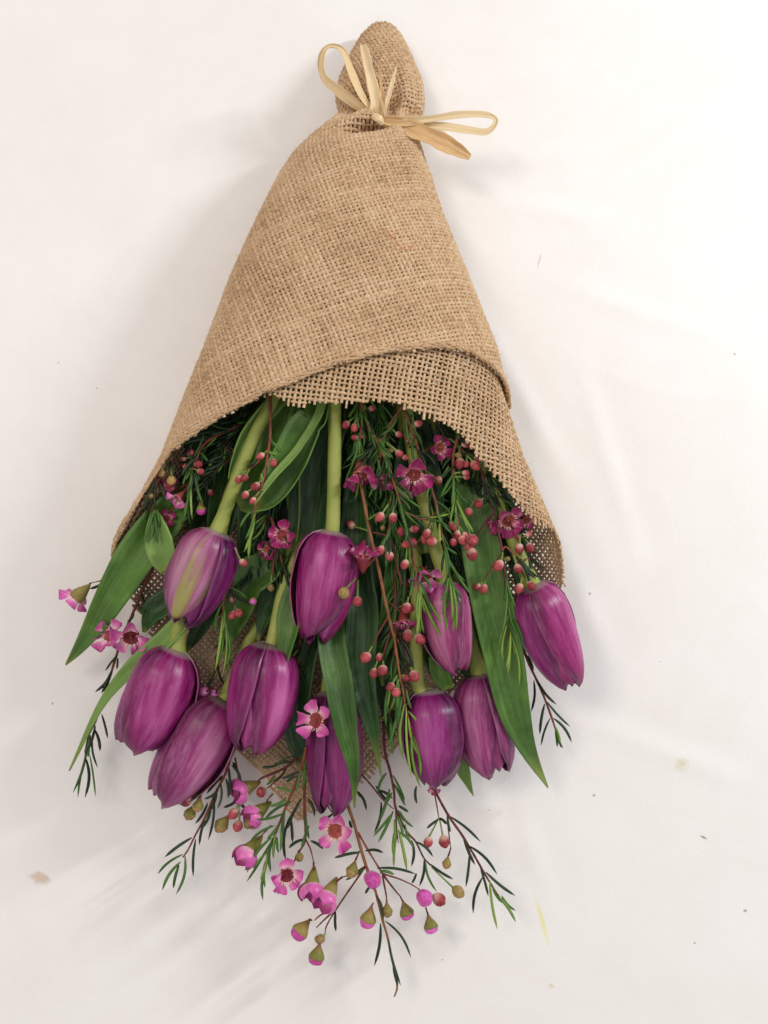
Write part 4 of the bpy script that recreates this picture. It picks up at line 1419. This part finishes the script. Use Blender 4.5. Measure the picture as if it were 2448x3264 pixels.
sprig("dark red stemmed sprig whose needle tuft hangs over the pale tulip",
      ["W 852,840,6.6 D 555,200,6.9 620,360,7.0 650,450,7.0 720,660,6.9 770,830,7.0 800,1000,7.2 815,1060,7.2 845,1250,7.3 850,1330,7.2", "D 770,830,7.0 700,960,6.9", "D 590,420,6.6 590,300,6.6"],
      "D 810,1050>840,1230 820,1060>895,1105 830,1120>990,1370:m 840,1200>920,1420:m 850,1250>850,1590:l 850,1250>820,1590:l 860,1300>880,1580:l 830,1250>790,1400:m 650,450>700,560:d 660,460>760,560:d 640,440>590,440:d 720,650>750,760:d 845,1270>865,1520:l 815,1080>835,1240:m",
      "D 705,978,34,r,.2@740,900 735,1025,32,r,.0 650,293,26,r,-.1 590,395,22,r,-.2 690,1010,28,r,-.3", "D 780,440,90,d,.4,-.3,.7,-.8", brown=True, auto=1.0, auto_key='m')
sprig("green stemmed sprig with a cluster of red buds below the burlap at the right",
      ["W 960,900,6.4 D 890,360,6.7 870,480,6.8 868,600,6.8 872,720,6.8 885,820,6.7 905,930,6.6", "D 900,430,6.7 950,500,6.8"],
      "D 870,650>780,755 880,700>845,910:l 890,700>920,880:l 880,760>960,950:l 900,800>1000,970:l 875,560>800,640:d 870,600>790,740 885,560>920,600:d 870,620>860,800 880,800>895,940:l 910,860>985,975:l 860,500>800,580:d 880,420>840,520:d",
      "D 910,540,31,r,.3@905,450 1005,552,33,r,.2@950,490 945,600,27,r,-.1 1020,505,26,r,-.1@950,480 950,415,30,r,.2 900,490,20,o,.2 948,545,22,r,.1 865,930,27,r,.1@850,860 870,1030,26,r,-.1@895,920 925,1018,28,r,.1@900,930 985,1018,42,r,.4@960,930 985,1105,36,r,.0@970,1000 962,1062,26,r,.0@960,1000 945,990,26,r,.0 890,985,26,r,.0 775,645,28,r,.2@840,560 950,625,20,r,-.3", "", auto=.8, auto_key='m')
sprig("right hand sprig hanging down the broad leaf with red buds on green stalks",
      ["W 1010,940,6.0 D 1030,560,6.2 1080,720,6.2 1125,850,6.2 1150,980,6.2 1172,1090,6.2 1188,1250,6.0 1200,1420,5.7 1205,1600,5.4 F 1275,300,5.0", "D 1170,1090,6.2 1195,1060,6.2 1250,1120,6.1 1275,1170,6.0", "D 1150,870,6.2 1250,950,6.0 1310,1010,5.9", "D 1170,1100,6.2 1100,1200,5.8 1050,1280,5.6", "D 1120,850,6.2 1060,920,5.8 1020,980,5.6", "D 1280,1190,5.9 1320,1260,5.8"],
      "F 1260,100>1200,300 1250,160>1225,370:l 1270,100>1330,270 1270,200>1240,400:l 1275,220>1300,500:l 1280,250>1310,400:l 1265,220>1255,430:l D 1080,720>1140,830:d 1050,600>1150,790:d 1200,1270>1260,1440 1195,1240>1180,1400 1210,1420>1290,1640 1060,680>1070,800:d 1200,1300>1160,1600:m 1290,1140>1380,1260:d 1300,1150>1400,1250:d 1260,1120>1340,1290:d",
      "D 1150,1175,33,r,.2@1175,1090 1205,1135,18,o,.2 1270,1195,32,r,.2@1240,1110 1280,1318,29,r,.1@1300,1230 1350,1298,31,r,.3@1315,1250 1060,1320,31,r,.0@1060,1270 1020,1308,26,r,-.2@1050,1280 1345,1063,34,r,.2@1310,1010 1280,1070,30,r,-.2@1280,990 1335,980,25,r,-.1@1300,1000 1275,1000,22,r,-.2 1025,790,32,r,.2@1090,740 965,840,29,r,.0@1000,770", "D 1205,890,120,d,.1,-.4,.7,-.3 1320,890,80,d,.2,-.4,.4,-.8 1130,920,70,d,-.5,-.5,.5,-.5 1310,1140,40,d,.3,-.6,.5,-.8")
sprig("needle tuft with three red buds hanging left of the pale tulip",
      ["D 590,1030,6.3 610,1100,6.4 625,1160,6.6 650,1300,6.8 660,1400,6.7", "D 600,1450,6.2 580,1500,6.2"],
      "D 620,1150>590,1380 640,1200>735,1330 650,1250>735,1470 650,1280>825,1555:l 660,1350>640,1610:l 670,1400>690,1600:l 680,1380>790,1620:l 640,1180>720,1310 660,1300>700,1480:l 630,1180>600,1300 655,1330>670,1590:l",
      "D 575,1440,32,r,.0@590,1370 583,1605,32,r,-.2@600,1500 658,1628,30,r,.0@650,1500", "D 690,1240,115,p,.2,-.5,.4,-.5", auto=0)
sprig("dark needled sprig poking out under the rightmost tulip",
      ["F 1270,150,2.6 1330,260,2.2 1370,370,2.0 1440,520,1.7 1490,650,1.5 1530,770,1.3 1550,840,1.2"],
      "F 1350,320>1400,410:d 1400,470>1375,640:d 1420,470>1530,600:d 1460,600>1435,770:d 1475,590>1600,730:d 1490,680>1450,835:d 1510,680>1605,810:d 1520,740>1530,840:m 1525,740>1560,850:m 1350,330>1425,390:d 1330,270>1345,330:d 1515,720>1545,830:l",
      "", "", r0=.0009)
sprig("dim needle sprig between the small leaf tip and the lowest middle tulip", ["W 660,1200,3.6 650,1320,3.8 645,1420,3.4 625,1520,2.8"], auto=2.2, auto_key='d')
sprig("dim needle sprig left of the deep purple tulip", ["W 850,1200,4.2 855,1330,4.2 850,1450,3.8 840,1560,3.0"], auto=2.2, auto_key='m')
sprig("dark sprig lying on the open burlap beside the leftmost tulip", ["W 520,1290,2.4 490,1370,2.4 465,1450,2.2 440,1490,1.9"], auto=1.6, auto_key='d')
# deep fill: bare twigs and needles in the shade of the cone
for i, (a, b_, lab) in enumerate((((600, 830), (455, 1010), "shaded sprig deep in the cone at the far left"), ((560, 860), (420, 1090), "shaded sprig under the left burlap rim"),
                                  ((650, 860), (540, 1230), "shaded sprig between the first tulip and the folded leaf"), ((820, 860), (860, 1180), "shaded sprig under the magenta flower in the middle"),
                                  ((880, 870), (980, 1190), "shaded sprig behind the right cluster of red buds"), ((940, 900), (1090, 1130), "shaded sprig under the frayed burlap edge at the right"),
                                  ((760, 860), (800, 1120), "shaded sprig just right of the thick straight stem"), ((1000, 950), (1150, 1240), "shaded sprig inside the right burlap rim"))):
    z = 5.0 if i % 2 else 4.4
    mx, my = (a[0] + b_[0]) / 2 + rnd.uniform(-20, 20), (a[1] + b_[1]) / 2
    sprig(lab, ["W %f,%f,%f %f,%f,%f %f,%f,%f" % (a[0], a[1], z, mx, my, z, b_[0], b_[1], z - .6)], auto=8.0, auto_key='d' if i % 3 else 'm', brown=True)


# ------------------------------------------------------------------ raffia bow
def make_bow():
    kz = 3.9
    root = empty("raffia_bow", P('Q', 590, 780, kz), "pale straw raffia bow tied round the burlap's neck", "bow")
    K = (590, 785)

    def rib(name, pts, w, prof=(1, 1, 1, 1), roll=0, twist=0, up=(0, 0, 1), cup=.3):
        p = [np.array(P('Q', x, y, z - .45)) for x, y, z in pts]
        return strip(name, p, w * ZONES['Q'][2] * mpp(.04), list(prof), M_RAFFIA, root, R(roll), cup, .1, n=44, m=12, thick=.0002, wave=.05, twist=R(twist), up=up, ridge=.16)
    # left loop: out along one side and back along the other
    rib("loop", [(585, 745, 4.1), (480, 610, 4.8), (400, 430, 5.2), (340, 280, 5.2), (270, 235, 5.1), (205, 260, 5.0), (180, 370, 4.9), (200, 470, 4.8), (300, 560, 4.7), (430, 660, 4.4), (575, 770, 4.0)],
        66, (.5, 1, 1.15, .9, .7, .7, .8, .9, 1.2, 1.4, .5), 25, 20)
    rib("loop", [(580, 750, 4.0), (500, 640, 4.6), (420, 450, 5.0), (350, 270, 5.0), (260, 225, 4.9), (180, 270, 4.8), (160, 380, 4.7), (200, 490, 4.6), (330, 600, 4.4), (470, 710, 4.2), (580, 780, 3.9)],
        36, (.5, 1, 1, .9, .8, .8, .8, .9, 1, 1, .5), -10, -25)
    rib("loop", [(640, 790, 4.1), (800, 790, 4.6), (1000, 780, 5.0), (1200, 750, 5.2), (1390, 745, 5.2), (1480, 770, 5.2), (1490, 820, 5.1), (1420, 880, 5.0), (1300, 870, 4.9), (1100, 840, 4.8), (900, 820, 4.5), (640, 800, 4.0)],
        66, (.5, .9, .8, .9, .7, .6, .6, .9, 1.1, 1.3, 1.1, .5), 15, -10)
    rib("tail", [(610, 790, 4.15), (780, 830, 4.6), (960, 900, 4.8), (1130, 980, 4.7), (1300, 1070, 4.4)], 150, (.3, .75, .9, 1, 1, .95, .8, .3), -4, 6)
    rib("tail", [(605, 780, 4.1), (590, 650, 4.6), (540, 430, 5.0), (490, 215, 5.2)], 96, (.7, 1.3, 1.0, .85, .8, .6), 4, -10)
    rib("tail", [(625, 780, 4.1), (640, 660, 4.6), (630, 560, 4.8), (618, 420, 5.0)], 44, (.9, 1.3, .9, .5, .25), -10, 10)
    rib("tail", [(650, 785, 4.1), (670, 660, 4.7), (705, 530, 5.0), (748, 365, 5.3)], 34, (.6, .8, 1.1, .9, .05), 20, -10)
    rib("tail", [(600, 790, 4.1), (700, 810, 4.5), (860, 810, 4.7), (980, 800, 4.8)], 60, (.5, 1, .9, .1), 5, 5)
    # knot: a folded wad across the strands
    rib("knot", [(540, 760, 3.9), (570, 752, 4.5), (605, 775, 4.7), (640, 800, 4.4), (650, 815, 3.8)], 62, (.7, 1, 1.1, 1, .7), 0, 30, cup=-.6)
    # band round the neck
    th = np.linspace(0, 2 * math.pi, 40)
    pts = [np.array(surf(np.array(a), np.array(t_tie + .002), .0008)) for a in th]
    strip("band", pts, .005, [1] * 5, M_RAFFIA, root, R(90), .1, 0, n=90, m=4, thick=.0004, up=(0, 1, 0))


make_bow()

# loose red fibre on the cloth
pts = []
for x, y in ((815, 495), (832, 503), (846, 517), (858, 532), (872, 542), (886, 537), (894, 524)):
    th, t = loc_flap(x * W_, y * W_)
    pts.append(surf(np.array(th), np.array(t), .0050))
o = tube("red_thread", pts, [.00015, .00018, .00013], M_RED, None, n=30, sides=5, bumpy=.2)
o["label"] = "short curled red thread lying on the burlap's front"
o["category"] = "thread"
